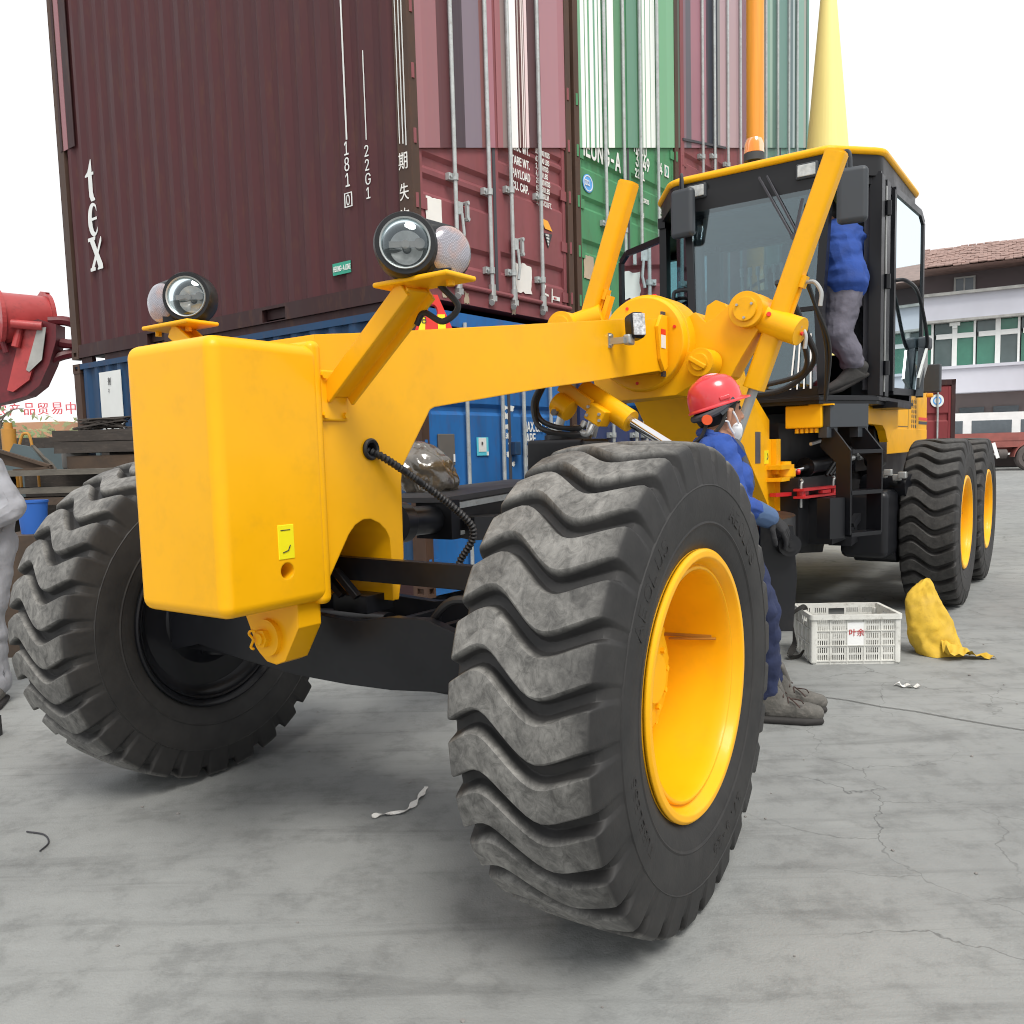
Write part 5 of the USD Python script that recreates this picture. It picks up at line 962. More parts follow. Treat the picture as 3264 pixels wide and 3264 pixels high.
# --- ladder, below the slanted door
RL = np.array([[.887, .462, 0], [-.462, .887, 0], [0, 0, 1.]]); LO = np.array([.61, 3.80, 0])
lw = lambda m: xf(m, RL, LO)
ld = part(gr, 'ladder', lw(cat(box(-.06, .05, -.03, .34, 1.44, 1.5955))), 'grey_plastic', smooth=False)
for y in (.0, .30): part(ld, 'side_rail', lw(prism([(-.02, 1.43), (.06, 1.43), (.20, 1.28), (.20, .72), (.08, .72), (.08, 1.2), (-.06, 1.31)], 'y', y-.006, y+.006)), BK, smooth=20); part(ld, 'hanger', lw(box(-.03, .04, y-.05, y+.05, 1.37, 1.44)), 'grey_plastic', smooth=False)
for z in (1.272, 1.0, .72): part(ld, 'rung', lw(box(.085, .203, .0065, .2935, z-.014, z+.012)), BK, smooth=False)
part(ld, 'side_guard', lw(box(.06, .17, -.16, -.02, .70, .97)), BK, smooth=False)
# --- cab
ZF, ZT = 1.655, 3.12
FB = (.57, 3.72); FT = (.575, 3.94); SB = (.82, 4.20); LB_ = (-.31, 3.72); LT_ = (-.47, 3.94)
def P3(p, z): return (p[0], p[1], z)
fl = Polygon([(-.36, 3.70), (.58, 3.70), (.84, 4.20), (.84, 5.5), (-.84, 5.5), (-.84, 4.35)])
cabp = part(gr, 'cab_base', cat(prism(fl, 'z', 1.596, ZF), prism(fl.buffer(.015), 'z', ZF-.035, ZF-.012)), 'black_paint', smooth=20)
part(gr, 'cab_step', cat(prism([(.76, 1.575), (.93, 1.575), (.93, 1.61), (.76, 1.65)], 'y', 4.45, 4.95)), BK, smooth=False)
fm = part(gr, 'cab_frame', cat(
    obar((.575, 3.945, 3.2), (.555, 3.80, 2.22), .055, .075, (0, 1, 0)), obar((.555, 3.80, 2.22), (.60, 3.735, ZF), .055, .075, (0, 1, 0)),
    obar((-.44, 3.95, 3.2), (-.33, 3.78, 2.16), .055, .06, (0, 1, 0)), obar((-.33, 3.78, 2.16), (-.29, 3.73, ZF), .055, .06, (0, 1, 0)),
    obar((-.29, 3.735, ZF+.03), (.57, 3.735, ZF+.03), .06, .06), obar((-.34, 3.79, 2.24), (.555, 3.79, 2.24), .03, .03),
    obar((.82, 4.24, ZF), (.82, 4.24, 3.15), .08, .10, (0, 1, 0)), obar((.83, 4.42, ZF), (.83, 4.42, 3.15), .06, .12, (0, 1, 0)), obar((.80, 5.45, ZF), (.80, 5.45, 3.15), .08, .10, (0, 1, 0)),
    obar((-.82, 4.36, ZF), (-.82, 4.36, 3.15), .06, .08, (0, 1, 0)), obar((-.80, 5.45, ZF), (-.80, 5.45, 3.15), .08, .10, (0, 1, 0)),
    obar((.58, 3.96, 3.13), (.82, 4.28, 3.13), .06, .08), obar((.82, 4.2, 3.13), (.82, 5.5, 3.13), .06, .08), obar((-.80, 5.46, 3.13), (.80, 5.46, 3.13), .06, .08), obar((-.80, 5.46, 2.05), (.80, 5.46, 2.05), .05, .06), obar((-.82, 4.3, 3.13), (-.82, 5.5, 3.13), .06, .08)), BK, smooth=20)
part(fm, 'gap_light_strip', box(.855, .862, 4.335, 4.355, ZF+.03, 3.1), 'zinc', smooth=False)  # pale strip standing in for the bright line of daylight at the door gap
for z in (1.85, 2.45, 2.95): part(fm, 'hinge', cyl((.87, 4.345, z-.05), (.87, 4.345, z+.05), .022, n=12), BK)
part(fm, 'door_rubber', cat(box(.74, .775, 4.22, 4.26, 1.7, 3.08), box(.70, .735, 4.20, 4.215, 2.28, 2.48), box(.70, .735, 4.20, 4.215, 1.78, 1.98)), 'gasket', smooth=False)
part(fm, 'inner_panel', box(.60, .76, 4.50, 4.56, ZF, 3.1), 'grey_plastic', smooth=False)
# glass
def quad(a, b, c, d, t=.006):
    v = np.array([a, b, c, d], float); n = unit(np.cross(v[1]-v[0], v[2]-v[0]))*t
    V = np.vstack([v, v+n]); return trimesh.Trimesh(V, [[0, 1, 2], [0, 2, 3], [4, 6, 5], [4, 7, 6], [0, 4, 5], [0, 5, 1], [1, 5, 6], [1, 6, 2], [2, 6, 7], [2, 7, 3], [3, 7, 4], [3, 4, 0]], process=False)
part(gr, 'windshield', quad((-.32, 3.775, 2.25), (.55, 3.795, 2.25), (.57, 3.945, 3.16), (-.45, 3.945, 3.16)), 'cab_glass', smooth=False)
part(gr, 'lower_window', quad((-.28, 3.725, ZF+.05), (.57, 3.725, ZF+.05), (.545, 3.79, 2.23), (-.32, 3.775, 2.23)), 'cab_glass', smooth=False)
part(gr, 'side_window', quad((.82, 4.5, ZF+.05), (.82, 5.4, ZF+.05), (.82, 5.4, 3.1), (.82, 4.5, 3.1)), 'cab_glass', smooth=False)
part(gr, 'side_window', quad((-.82, 5.4, ZF+.05), (-.82, 4.42, ZF+.05), (-.82, 4.42, 3.1), (-.82, 5.4, 3.1)), 'cab_glass', smooth=False)
part(gr, 'rear_window', quad((-.76, 5.46, 2.1), (.76, 5.46, 2.1), (.76, 5.46, 3.1), (-.76, 5.46, 3.1)), 'cab_glass', smooth=False)
part(gr, 'rear_panel', box(-.78, .78, 5.44, 5.48, ZF, 2.04), BK, smooth=False)
# header band, roof
top = Polygon([(-.57, 3.93), (.585, 3.93), (.86, 4.22), (.86, 5.56), (-.86, 5.56), (-.86, 4.36)]).buffer(-.12).buffer(.12, quad_segs=6)
part(gr, 'roof_header', cat(prism(top.buffer(-.005), 'z', 3.14, 3.292), obar((-.55, 3.945, 3.10), (.575, 3.945, 3.10), .05, .20)), 'black_plastic', smooth=20)
def soft(poly, z0, z1, r):
    ms = [sph((x, y, z0+r*.6), r, 12) for x, y in poly.buffer(-r).exterior.coords]+[sph((x, y, z1-r), r, 12) for x, y in poly.buffer(-r-.05).exterior.coords]
    return man2tri(m3.Manifold.batch_hull(ms))
part(gr, 'cab_roof', soft(top.buffer(.022), 3.285, 3.345, .024), YP, smooth=40)
for x, zc in ((-.36, 3.20), (.435, 3.185)):
    l = part(gr, 'roof_lamp', xf(rbox((0, 0, 0), (.15, .05, .105), .012, 10), None, (x, 3.925, zc)), 'grey_plastic'); part(l, 'lens', xf(rbox((0, -.027, 0), (.12, .012, .078), .005, 8), None, (x, 3.925, zc)), 'lamp_lens')
bc = part(gr, 'beacon', cat(cyl((-.285, 4.95, 3.32), (-.285, 4.95, 3.66), .05, n=24), cyl((-.285, 4.95, 3.66), (-.285, 4.95, 3.72), .085, n=28)), 'grey_plastic')
M['amber'] = usdkit.material(stage, '/World/Looks/amber', {'p': ('principled_bsdf', {'base_color': (.95, .32, .02), 'roughness': .15, 'transmission_weight': .35, 'coat_weight': .5})}, [], surface='p.BSDF')
part(bc, 'lens', lathe([(.07, 3.72), (.08, 3.725), (.076, 3.80), (.06, 3.84), (0, 3.845)], 'z', 32, (-.285, 4.95, 0)), 'amber', smooth=35)
part(gr, 'wiper', cat(obar((.375, 3.80, 2.73), (.10, 3.925, 3.21), .014, .012), obar((.40, 3.80, 2.76), (.155, 3.925, 3.21), .010, .012), obar((.385, 3.80, 2.73), (.42, 3.86, 2.99), .016, .014), cyl((.385, 3.83, 2.73), (.385, 3.78, 2.73), .022, n=14)), 'gasket', smooth=False)
part(gr, 'visor', box(.43, .57, 3.97, 4.0, 2.98, 3.10), 'gasket', smooth=False)
# mirrors
def mirror(c, arm, rz):
    m = part(gr, 'mirror', xf(rbox((0, 0, 0), (.185, .075, .345), .034, 18), rot((0, 0, 1), rz), c), 'grey_plastic', smooth=40)
    part(m, 'arm', tube(bez(arm, 6), .011, 8), 'grey_plastic')
    part(m, 'glass', xf(rbox((0, .038, 0), (.155, .004, .30), .0015, 6), rot((0, 0, 1), rz), c), 'chrome', smooth=False)
mirror((.80, 3.62, 2.885), [(.60, 3.92, 3.22), (.68, 3.75, 3.18), (.74, 3.64, 3.17), (.78, 3.62, 3.15), (.79, 3.62, 3.05)], 10)
part(gr, 'mirror_stay', tube(bez([(.66, 3.80, 3.05), (.70, 3.70, 3.15), (.74, 3.66, 3.16), (.76, 3.66, 3.02)], 6), .009, 8), 'grey_plastic')
mirror((-.42, 3.80, 3.03), [(-.50, 3.95, 3.24), (-.45, 3.84, 3.31), (-.425, 3.8, 3.29), (-.42, 3.8, 3.19)], -6)
# open doors
def door(h, o, zb, zt, name, inner, sgn=1):
    h, o = np.array(h, float), np.array(o, float); v = o-h; L = np.linalg.norm(v); v /= L; V = np.array([v[0], v[1], 0])
    def pt(s, z): return np.array([h[0]+v[0]*s, h[1]+v[1]*s, z])
    nn = np.array([-v[1], v[0], 0])*sgn
    c = .10
    path = [pt(0, zb), pt(L, zb+.02), pt(L, zt-c*.6), pt(L-c, zt), pt(0, zt), pt(0, zb)]
    d = part(gr, name, cat([obar(a, b, .035, .05, np.cross(unit(b-a), nn)) for a, b in zip(path[:-1], path[1:])]), BK, smooth=False)
    part(d, 'pane', cat(quad(pt(.02, zb+.02), pt(L-.02, zb+.03), pt(L-.02, zt-.08), pt(L-.1, zt-.02)), quad(pt(.02, zb+.02), pt(L-.1, zt-.02), pt(.02, zt-.02), pt(.02, zb+.5))), 'door_glass', smooth=False)
    part(d, 'grab_handle', tube(bez([pt(.02, inner[0])+nn*.0, pt(.12, inner[0])+nn*.07, pt(L*.45, inner[0]-.07)+nn*.09, pt(L*.8, inner[1]+.1)+nn*.09, pt(L*.86, inner[1])+nn*.04], 6), .014, 8), BK)
    part(d, 'latch', cat([obar(pt(L*.86, inner[1]+.06)+nn*.04, pt(L*.74, inner[1]-.34)+nn*.05, .05, .04), rbox(pt(L*.92, inner[1]+.09)+nn*.05, (.09, .16, .10), .02, 8)]), 'grey_plastic')
    return d
rd = door((.855, 4.60), (.90, 5.50), 1.70, 3.13, 'cab_door', (2.50, 2.02), -1)
part(rd, 'glass_reflection_bar', obar((.93, 5.25, 1.76), (.96, 5.42, 2.0), .02, .22, (0, 1, .3)), 'zinc', smooth=False)  # zinc bar added in place of a reflection in the door glass
lf = door((-.66, 4.50), (-1.56, 5.03), 1.66, 3.11, 'cab_door', (2.55, 2.1))
part(gr, 'grab_rail', tube(bez([(-.62, 4.2, 1.8), (-.66, 4.18, 2.2), (-.67, 4.18, 2.50), (-.64, 4.2, 2.56), (-.50, 4.24, 2.56)], 6), .016, 10), 'grey_plastic')
part(gr, 'door_post', obar((-.44, 4.2, 1.66), (-.46, 4.2, 3.1), .05, .06, (0, 1, 0)), 'grey_plastic', smooth=False)
# interior
st_ = part(gr, 'seat', cat(rbox((.0, 4.95, 2.12), (.52, .5, .14), .05, 12), rbox((.0, 5.2, 2.5), (.5, .13, .7), .05, 12), rbox((.0, 5.22, 2.93), (.28, .1, .2), .04, 12), box(-.2, .2, 4.8, 5.1, ZF, 2.06)), 'seat_fabric', smooth=40)
part(gr, 'steering_column', cat(obar((.05, 4.05, ZF), (.05, 4.25, 2.35), .16, .14, (0, 1, 0)), rbox((.05, 4.25, 2.40), (.42, .16, .16), .04, 10)), 'black_plastic')
part(gr, 'steering_wheel', xf(tube(np.array([(.19*math.cos(t), .19*math.sin(t), 0) for t in np.linspace(0, 2*np.pi, 41)]), .014, 8), rot((1, 0, 0), 35), (.05, 4.38, 2.52)), 'black_plastic')
part(gr, 'control_levers', cat([cyl((-.12+.06*i, 4.25, 2.4), (-.13+.06*i, 4.22, 2.62), .009, n=8) for i in range(7)]+[cyl((-.13+.06*i, 4.22, 2.60), (-.13+.06*i, 4.22, 2.66), .016, n=10) for i in range(7)]), 'zinc')
part(gr, 'console', rbox((-.45, 4.9, 2.05), (.3, .8, .8), .05, 10), 'black_plastic')
part(gr, 'clear_film', cat([obar((.39+.045*i, 3.70, 1.70), (.405+.035*i, 3.755, 2.02+.05*(i % 2)), .010, .004, (0, 1, 0)) for i in range(4)]), 'white_paint', smooth=False)
part(gr, 'red_rag', wrinkle(rbox((.44, 3.95, 1.78), (.24, .2, .18), .06, 16), .05, 14, 3), 'red_paint', smooth=40)
part(gr, 'hanging_hose', cat([tube(bez([(.60, 2.75, 2.25), (.62, 3.2, 1.95), (.55, 3.45, 1.80), (.35, 3.5, 1.74), (.1, 3.4, 1.72), (-.1, 3.2, 1.72)], 8), .017, 10), tube(bez([(.70, 2.55, 2.20), (.66, 3.1, 2.0), (.60, 3.5, 1.86), (.38, 3.58, 1.70), (.1, 3.45, 1.67), (-.1, 3.2, 1.68)], 8), .02, 10)]), 'rubber_hose')
part(gr, 'rear_hose_bundle', cat([tube(bez([(.80+.02*i, 2.42, 2.30), (.82, 2.7, 2.1), (.78+.02*i, 3.1, 1.9), (.70, 3.4, 1.6)], 8), .011, 8) for i in range(2)]), 'rubber_hose')

# ------------------------------------------------------------------ people
def loc_bones(bones, o):
    o = np.array(o, float); return [[(np.array(p, float)-o, r) for p, r in (b if isinstance(b, list) else [(b[0], b[1]), (b[2], b[3])])] for b in bones]
def hand(w, d, palm_n, side, curl=(.5, .55, .6, .7), s=1.0, spread=.25, thumb=1):
    """palm and five fingers from wrist w along d; palm_n points out of the palm; side = direction of the thumb"""
    w, d, n, t = np.array(w, float), unit(d), unit(palm_n), unit(side); B = []
    k = [w+d*.075*s+t*q*s for q in (.030, .010, -.010, -.029)]
    B.append([(w, .024*s), (w+d*.03*s+t*.018*s, .019*s), (w+d*.03*s-t*.016*s, .018*s), (k[0], .0125*s), (k[1], .0125*s), (k[2], .012*s), (k[3], .011*s)])
    for i, (q, L) in enumerate(zip(k, (.074, .082, .076, .060))):
        dd = unit(d+t*spread*(.4-.27*i)); p = q; a = 0
        for j, f in enumerate((.45, .32, .23)):
            a += curl[i]*(.8 if j == 0 else 1.0); v = dd*math.cos(a)+n*math.sin(a); e = p+v*L*f*s
            B.append((p, (.0098-.0008*j)*s, e, (.0094-.0010*j)*s)); p = e
    p = w+d*.022*s+t*.026*s
    for f, v in ((.036, unit(d*.5+t*.8+n*.35)), (.032, unit(d*.75+t*.4+n*.5)), (.026, unit(d*.8+t*.1+n*.65))):
        e = p+v*f*s; B.append((p, .0125*s, e, .0105*s)); p = e
    return B
# --- man in a red helmet, leaning on the blade
MB_ = (1.02, 3.98, 0)
me = thing('person', 'person in red helmet and blue jacket leaning on the blade behind the front wheel', 'person', MB_)
def L3(*q): return np.array(q, float)-np.array(MB_)
HY = 3.955
skinb = loc_bones([
    [((.955, HY, 1.545), .088), ((.985, HY, 1.55), .086), ((.965, HY, 1.50), .082)],
    [((1.005, HY, 1.53), .066), ((1.035, HY, 1.505), .040), ((1.035, HY, 1.46), .042), ((.985, HY, 1.47), .068)],
    [((1.03, HY, 1.45), .046), ((1.038, HY, 1.385), .026), ((.985, HY-.03, 1.42), .034), ((.985, HY+.03, 1.42), .034)],
    ((.955, HY+.005, 1.46), .058, (.965, HY+.02, 1.33), .060),
    ((1.058, HY, 1.505), .010, (1.082, HY, 1.462), .0125), [((1.076, HY-.010, 1.458), .009), ((1.076, HY+.010, 1.458), .009), ((1.06, HY, 1.452), .012)],
    ((.965, HY+.01, 1.36), .09, (.985, 4.0, 1.15), .13), ((.985, 4.0, 1.15), .13, (1.0, 4.02, .92), .13),
    ((.945, 3.80, 1.30), .06, (.985, 3.72, 1.07), .046), ((.985, 3.72, 1.07), .045, (1.165, 3.83, 1.01), .03),
    ((.975, 4.19, 1.30), .06, (1.02, 4.27, 1.06), .046), ((1.02, 4.27, 1.06), .045, (1.14, 4.15, .96), .03), ((1.14, 4.15, .96), .034, (1.2, 4.12, .94), .03),
    ((1.01, 3.90, .90), .10, (1.15, 3.86, .54), .06), ((1.15, 3.86, .54), .058, (1.205, 3.985, .14), .030),
    ((1.01, 4.09, .90), .10, (1.20, 4.14, .54), .06), ((1.20, 4.14, .54), .058, (1.295, 4.15, .14), .030),
    ((1.205, 3.985, .13), .028, (1.33, 3.95, .06), .024), ((1.295, 4.15, .13), .028, (1.42, 4.12, .06), .024)], MB_)
HND = [(np.array(a)-0, r1_, np.array(b), r2_) if not isinstance(x, list) else x for x in [] for a, r1_, b, r2_ in [x]]
hb = loc_bones(hand((1.18, 3.835, 1.0), (.62, .12, -.55), (-.25, .35, -.8), (-.5, -.75, -.2), (.5, .62, .62, .7), 1.12), MB_)
pb = part(me, 'body', body(skinb+[[(p, r*.86) for p, r in b] for b in hb], .014, 7), 'skin', smooth=True)
ear = body(loc_bones([((1.0, HY-.088, 1.485), .014, (1.0, HY-.085, 1.445), .009), ((.99, HY-.09, 1.495), .010, (1.012, HY-.088, 1.492), .009)], MB_), .006, 4)
part(me, 'ear', ear, 'skin', smooth=True); part(me, 'ear', xf(ear, None, (0, 0, 0)).apply_transform(trimesh.transformations.reflection_matrix((0, HY-MB_[1], 0), (0, 1, 0))), 'skin', smooth=True)
part(me, 'eye', cat([trimesh.creation.icosphere(2, .009).apply_translation(L3(1.062, HY+s*.031, 1.503)) for s in (-1, 1)]), 'ink', smooth=True)
part(me, 'eyebrow', cat([tube([L3(1.06, HY+s*.015, 1.527), L3(1.064, HY+s*.03, 1.53), L3(1.05, HY+s*.048, 1.524)], .004, 6) for s in (-1, 1)]), 'hair')
hairb = body(loc_bones([[((.945, HY, 1.53), .097), ((.955, HY, 1.50), .092), ((.935, HY, 1.475), .075)], ((1.02, HY-.064, 1.535), .026, (1.012, HY-.072, 1.49), .016), ((1.02, HY+.064, 1.535), .026, (1.012, HY+.072, 1.49), .016)], MB_), .014, 5)
part(me, 'hair', wrinkle(hairb, .008, 60), 'hair', smooth=True)
# helmet: dome, brim, ridge and cradle
Rh = rot((0, 1, 0), -17); HO = L3(.962, HY, 1.522)
th = np.linspace(0, 2*np.pi, 65)[:-1]
prof_ = [(1.0, 0), (1.0, .02), (.985, .05), (.93, .085), (.82, .115), (.64, .137), (.4, .150), (.15, .155), (0, .156)]
V = [(.124*r*math.cos(t), .108*r*math.sin(t), z*.88) for r, z in prof_ for t in th]
n = 64; F = [f for i in range(len(prof_)-1) for j in range(n) for f in ([i*n+j, i*n+(j+1) % n, (i+1)*n+(j+1) % n], [i*n+j, (i+1)*n+(j+1) % n, (i+1)*n+j])]
dome_ = trimesh.Trimesh(V, F, process=False)
brim = lambda t: (.009+.030*max(0, math.cos(t))**1.5)
Vb = []
for t in th:
    c, s, e = math.cos(t), math.sin(t), brim(t); Vb += [(.122*c, .106*s, .006), ((.124+e)*c, (.108+e*.7)*s, -.004-.10*e), ((.124+e)*c, (.108+e*.7)*s, -.010-.10*e), (.117*c, .101*s, -.006)]
Fb = [f for j in range(64) for q in range(4) for f in ([j*4+q, ((j+1) % 64)*4+q, ((j+1) % 64)*4+(q+1) % 4], [j*4+q, ((j+1) % 64)*4+(q+1) % 4, j*4+(q+1) % 4])]
hel = cat(dome_, trimesh.Trimesh(Vb, Fb, process=False))
hp_m = part(me, 'hard_hat', xf(hel, Rh, HO), 'hat_red', smooth=35)
part(hp_m, 'ridge', xf(tube([(.118*math.cos(a), 0, .139*math.sin(a)) for a in np.linspace(.7, 2.5, 20)], .007, 8), Rh, HO), 'hat_red', smooth=40); part(hp_m, 'front_boss', xf(rbox((.108, 0, .045), (.03, .05, .018), .006, 8), Rh, HO), 'hat_red'); part(hp_m, 'side_boss', xf(rbox((.02, -.107, .02), (.05, .012, .02), .004, 8), Rh, HO), 'hat_red')
part(hp_m, 'cradle_band', cat(tube(bez([L3(.86, HY, 1.455), L3(.885, HY-.085, 1.462), L3(.95, HY-.102, 1.49), L3(1.02, HY-.085, 1.54)], 6), .017, 8), tube(bez([L3(.86, HY, 1.455), L3(.885, HY+.085, 1.462), L3(.95, HY+.102, 1.49)], 6), .017, 8)), 'gasket')
part(hp_m, 'adjuster_knob', cat(cyl(L3(.895, HY-.098, 1.450), L3(.893, HY-.122, 1.448), .023, n=20)), 'knob_red')
part(hp_m, 'chin_strap', cat(tube(bez([L3(.90, HY-.1, 1.44), L3(.87, HY-.09, 1.37), L3(.83, HY-.06, 1.335)], 6), .009, 6), tube(bez([L3(.83, HY-.06, 1.335), L3(.91, HY-.09, 1.375), L3(.965, HY-.098, 1.43), L3(.985, HY-.095, 1.50)], 6), .009, 6)), 'strap')
part(hp_m, 'side_clip', obar(L3(.955, HY-.112, 1.478), L3(.985, HY-.108, 1.505), .004, .028), 'grey_plastic', smooth=False)
mk_ = body(loc_bones([[((1.045, HY-.02, 1.41), .034), ((1.045, HY+.02, 1.41), .034), ((1.05, HY, 1.385), .034), ((1.035, HY, 1.372), .034)]], MB_), .012, 5)
mp_ = part(me, 'face_mask', wrinkle(mk_, .006, 50), 'mask_cloth', smooth=True)
part(mp_, 'ear_loop', cat(tube(bez([L3(1.012, HY-.088, 1.495), L3(1.035, HY-.076, 1.46), L3(1.052, HY-.055, 1.43)], 6), .0045, 6), tube(bez([L3(.995, HY-.09, 1.44), L3(1.01, HY-.074, 1.41), L3(1.03, HY-.055, 1.385)], 6), .0055, 6), tube(bez([L3(.985, HY-.09, 1.46), L3(.975, HY-.092, 1.445), L3(.995, HY-.09, 1.44)], 5), .004, 6)), 'mask_cloth')
jk = body(loc_bones([
    [((.955, HY+.01, 1.345), .085), ((.935, 3.83, 1.30), .08), ((.965, 4.16, 1.30), .08), ((.975, 4.0, 1.15), .155)],
    [((.975, 3.94, 1.16), .15), ((.985, 4.08, 1.16), .15), ((1.0, 3.97, .92), .135), ((1.0, 4.08, .92), .135)], [((1.03, 3.93, 1.2), .09), ((1.03, 4.05, 1.2), .09), ((1.045, 3.97, 1.02), .09)],
    ((.94, 3.82, 1.30), .088, (.985, 3.72, 1.07), .066), ((.985, 3.72, 1.07), .066, (1.13, 3.81, 1.015), .05),
    ((.97, 4.18, 1.30), .085, (1.02, 4.27, 1.06), .064), ((1.02, 4.27, 1.06), .062, (1.12, 4.17, .975), .048)], MB_), .018, 6)
jp = part(me, 'jacket', crease(wrinkle(jk, .018, 8, 4, (1, 1, 1.4)), .012, 10, 6, (.8, .8, 1.5)), 'blue_cloth', smooth=True)
col = [L3(.90, HY+.05, 1.395), L3(.895, HY-.05, 1.392), L3(.95, HY-.095, 1.37), L3(1.015, HY-.075, 1.33), L3(1.05, HY-.03, 1.27)]
part(jp, 'collar', xf(tube(bez(col, 6), .022, 10), None, (0, 0, 0)), 'blue_cloth')
part(jp, 'collar', obar(L3(.99, HY-.095, 1.352), L3(1.055, HY-.075, 1.27), .012, .06, (1, 0, .6)), 'blue_cloth', smooth=False)
part(jp, 'pocket_flap', obar(L3(1.10, 3.885, 1.16), L3(1.12, 3.93, 1.155), .012, .05), 'blue_cloth', smooth=False)
part(jp, 'undershirt', body(loc_bones([((.975, HY+.01, 1.352), .074, (1.03, HY, 1.30), .066), ((1.03, HY, 1.30), .065, (1.075, 3.965, 1.15), .07)], MB_), .014, 5), 'gasket', smooth=True)
part(jp, 'cuff', body(loc_bones([((1.10, 3.79, 1.03), .054, (1.165, 3.83, 1.0), .050)], MB_), .012, 4), 'cuff_cloth', smooth=True)
part(me, 'glove', wrinkle(body(hb+loc_bones([((1.155, 3.825, 1.0), .036, (1.185, 3.84, .98), .031)], MB_), .008, 5), .003, 60), 'glove', smooth=True)
pt_ = body(loc_bones([
    [((1.0, 3.95, .93), .13), ((1.0, 4.09, .93), .13), ((1.01, 3.95, .85), .12), ((1.01, 4.09, .85), .12)],
    ((1.01, 3.90, .88), .12, (1.155, 3.86, .56), .082), ((1.155, 3.86, .56), .082, (1.20, 3.975, .17), .064),
    ((1.01, 4.09, .88), .12, (1.20, 4.14, .56), .08), ((1.20, 4.14, .56), .08, (1.285, 4.15, .17), .062)], MB_), .018, 6)
part(me, 'trousers', crease(wrinkle(pt_, .022, 8, 8, (1, 1, .8)), .012, 9, 4, (1, 1, 1.2)), 'navy_cloth', smooth=True)
def boots(par, heel, toe, mats=('boot', 'boot_sole'), o=MB_, lace=True, z0=0.0):
    h, t = np.array(heel, float), np.array(toe, float); d = unit(t-h); s = np.cross([0, 0, 1.], d); L = np.linalg.norm(t-h); u_ = np.array([0, 0, 1.])
    up_ = body(loc_bones([[(h+d*.02*L+u_*.075, .040), (h+d*.30*L+u_*.075, .045), (h+d*.05*L+u_*.16, .050), (h+d*.16*L+u_*.17, .045)],
                          [(h+d*.30*L+u_*.08, .045), (h+d*.15*L+u_*.06, .042), (h+d*.72*L+u_*.055, .044)], [(h+d*.72*L+u_*.058, .045), (h+d*.90*L+u_*.05, .040), (h+d*.6*L+u_*.05, .043)]], o), .010, 4)
    b = part(par, 'boot', wrinkle(up_, .006, 40), mats[0], smooth=True)
    so = m3.Manifold.batch_hull([sph(h+d*q*L+s*w-np.array(o)+u_*(.018), .018, 10) for q, w in ((-.04, .028), (-.04, -.028), (.3, .03), (.3, -.03), (.7, .042), (.7, -.042), (.97, .022), (.97, -.022))])
    part(b, 'sole', man2tri(so), mats[1], smooth=40)
    if lace:
        ls = []
        for i in range(4):
            c = h+d*(.18+.085*i)*L+u_*(.20-.028*i); ls.append(tube(bez([c-s*.035-u_*.012, c+u_*.006, c+s*.035-u_*.012+d*.02], 4), .0035, 6))
        c = h+d*.46*L+u_*.125-s*.03; ls += [tube(bez([c, c-s*.03+d*.02-u_*.01, c-s*.045+d*.04-u_*.03, c-s*.02+d*.03-u_*.02, c], 5), .003, 6), tube(bez([c, c-s*.02+d*.045, c-s*.01+d*.06-u_*.02], 4), .003, 6)]
        part(b, 'laces', xf(cat(ls), None, -np.array(o)), 'lace'); part(b, 'tongue', body(loc_bones([[(h+d*.20*L+u_*.23, .018), (h+d*.20*L+u_*.23+s*.03, .014), (h+d*.20*L+u_*.23-s*.03, .014), (h+d*.32*L+u_*.14, .02)]], o), .01, 3), mats[0], smooth=True)
        part(b, 'tongue_tag', obar(h+d*.262*L+u_*.222-s*.012-np.array(o), h+d*.262*L+u_*.222+s*.012-np.array(o), .004, .010), 'signal_red', smooth=False)
boots(me, (1.185, 3.985, 0), (1.450, 3.925, 0)); boots(me, (1.275, 4.155, 0), (1.53, 4.10, 0))
# --- man climbing into the cab (coordinates of the grader)
def GW(b, a, z): return np.array([GO[0]+b*math.cos(TH)+a*math.sin(TH), GO[1]-b*math.sin(TH)+a*math.cos(TH), z])
CB = GW(.62, 4.14, 1.66)
m2 = thing('person', 'person in blue jacket and grey trousers stepping into the cab, back turned', 'person', CB)
G3 = lambda bones: [[(GW(*p)-CB, r) for p, r in (b if isinstance(b, list) else [(b[0], b[1]), (b[2], b[3])])] for b in bones]
hd2 = [[((.42, 4.34, 2.98), .09), ((.40, 4.37, 3.02), .085)], ((.45, 4.30, 2.93), .06, (.53, 4.22, 2.82), .07), [((.34, 4.40, 2.95), .035), ((.36, 4.40, 2.90), .03), ((.40, 4.36, 2.95), .06)],
       ((.53, 4.22, 2.80), .10, (.60, 4.14, 2.5), .12), ((.66, 4.22, 2.78), .055, (.74, 4.40, 2.62), .045), ((.74, 4.40, 2.62), .044, (.62, 4.52, 2.55), .03), ((.48, 4.12, 2.78), .055, (.32, 4.15, 2.66), .045), ((.32, 4.15, 2.66), .044, (.22, 4.3, 2.62), .03),
       ((.63, 4.12, 2.40), .09, (.61, 4.03, 2.06), .06), ((.61, 4.03, 2.06), .058, (.715, 4.11, 1.86), .042), ((.53, 4.20, 2.40), .09, (.46, 4.14, 2.04), .06), ((.46, 4.14, 2.04), .058, (.42, 4.20, 1.76), .042)]
h2 = [[(GW(*GWp(p)) if False else p, r) for p, r in b] for b in []]
gl = lambda hb_: [[(p-CB, r) for p, r in (b if isinstance(b, list) else [(b[0], b[1]), (b[2], b[3])])] for b in hb_]
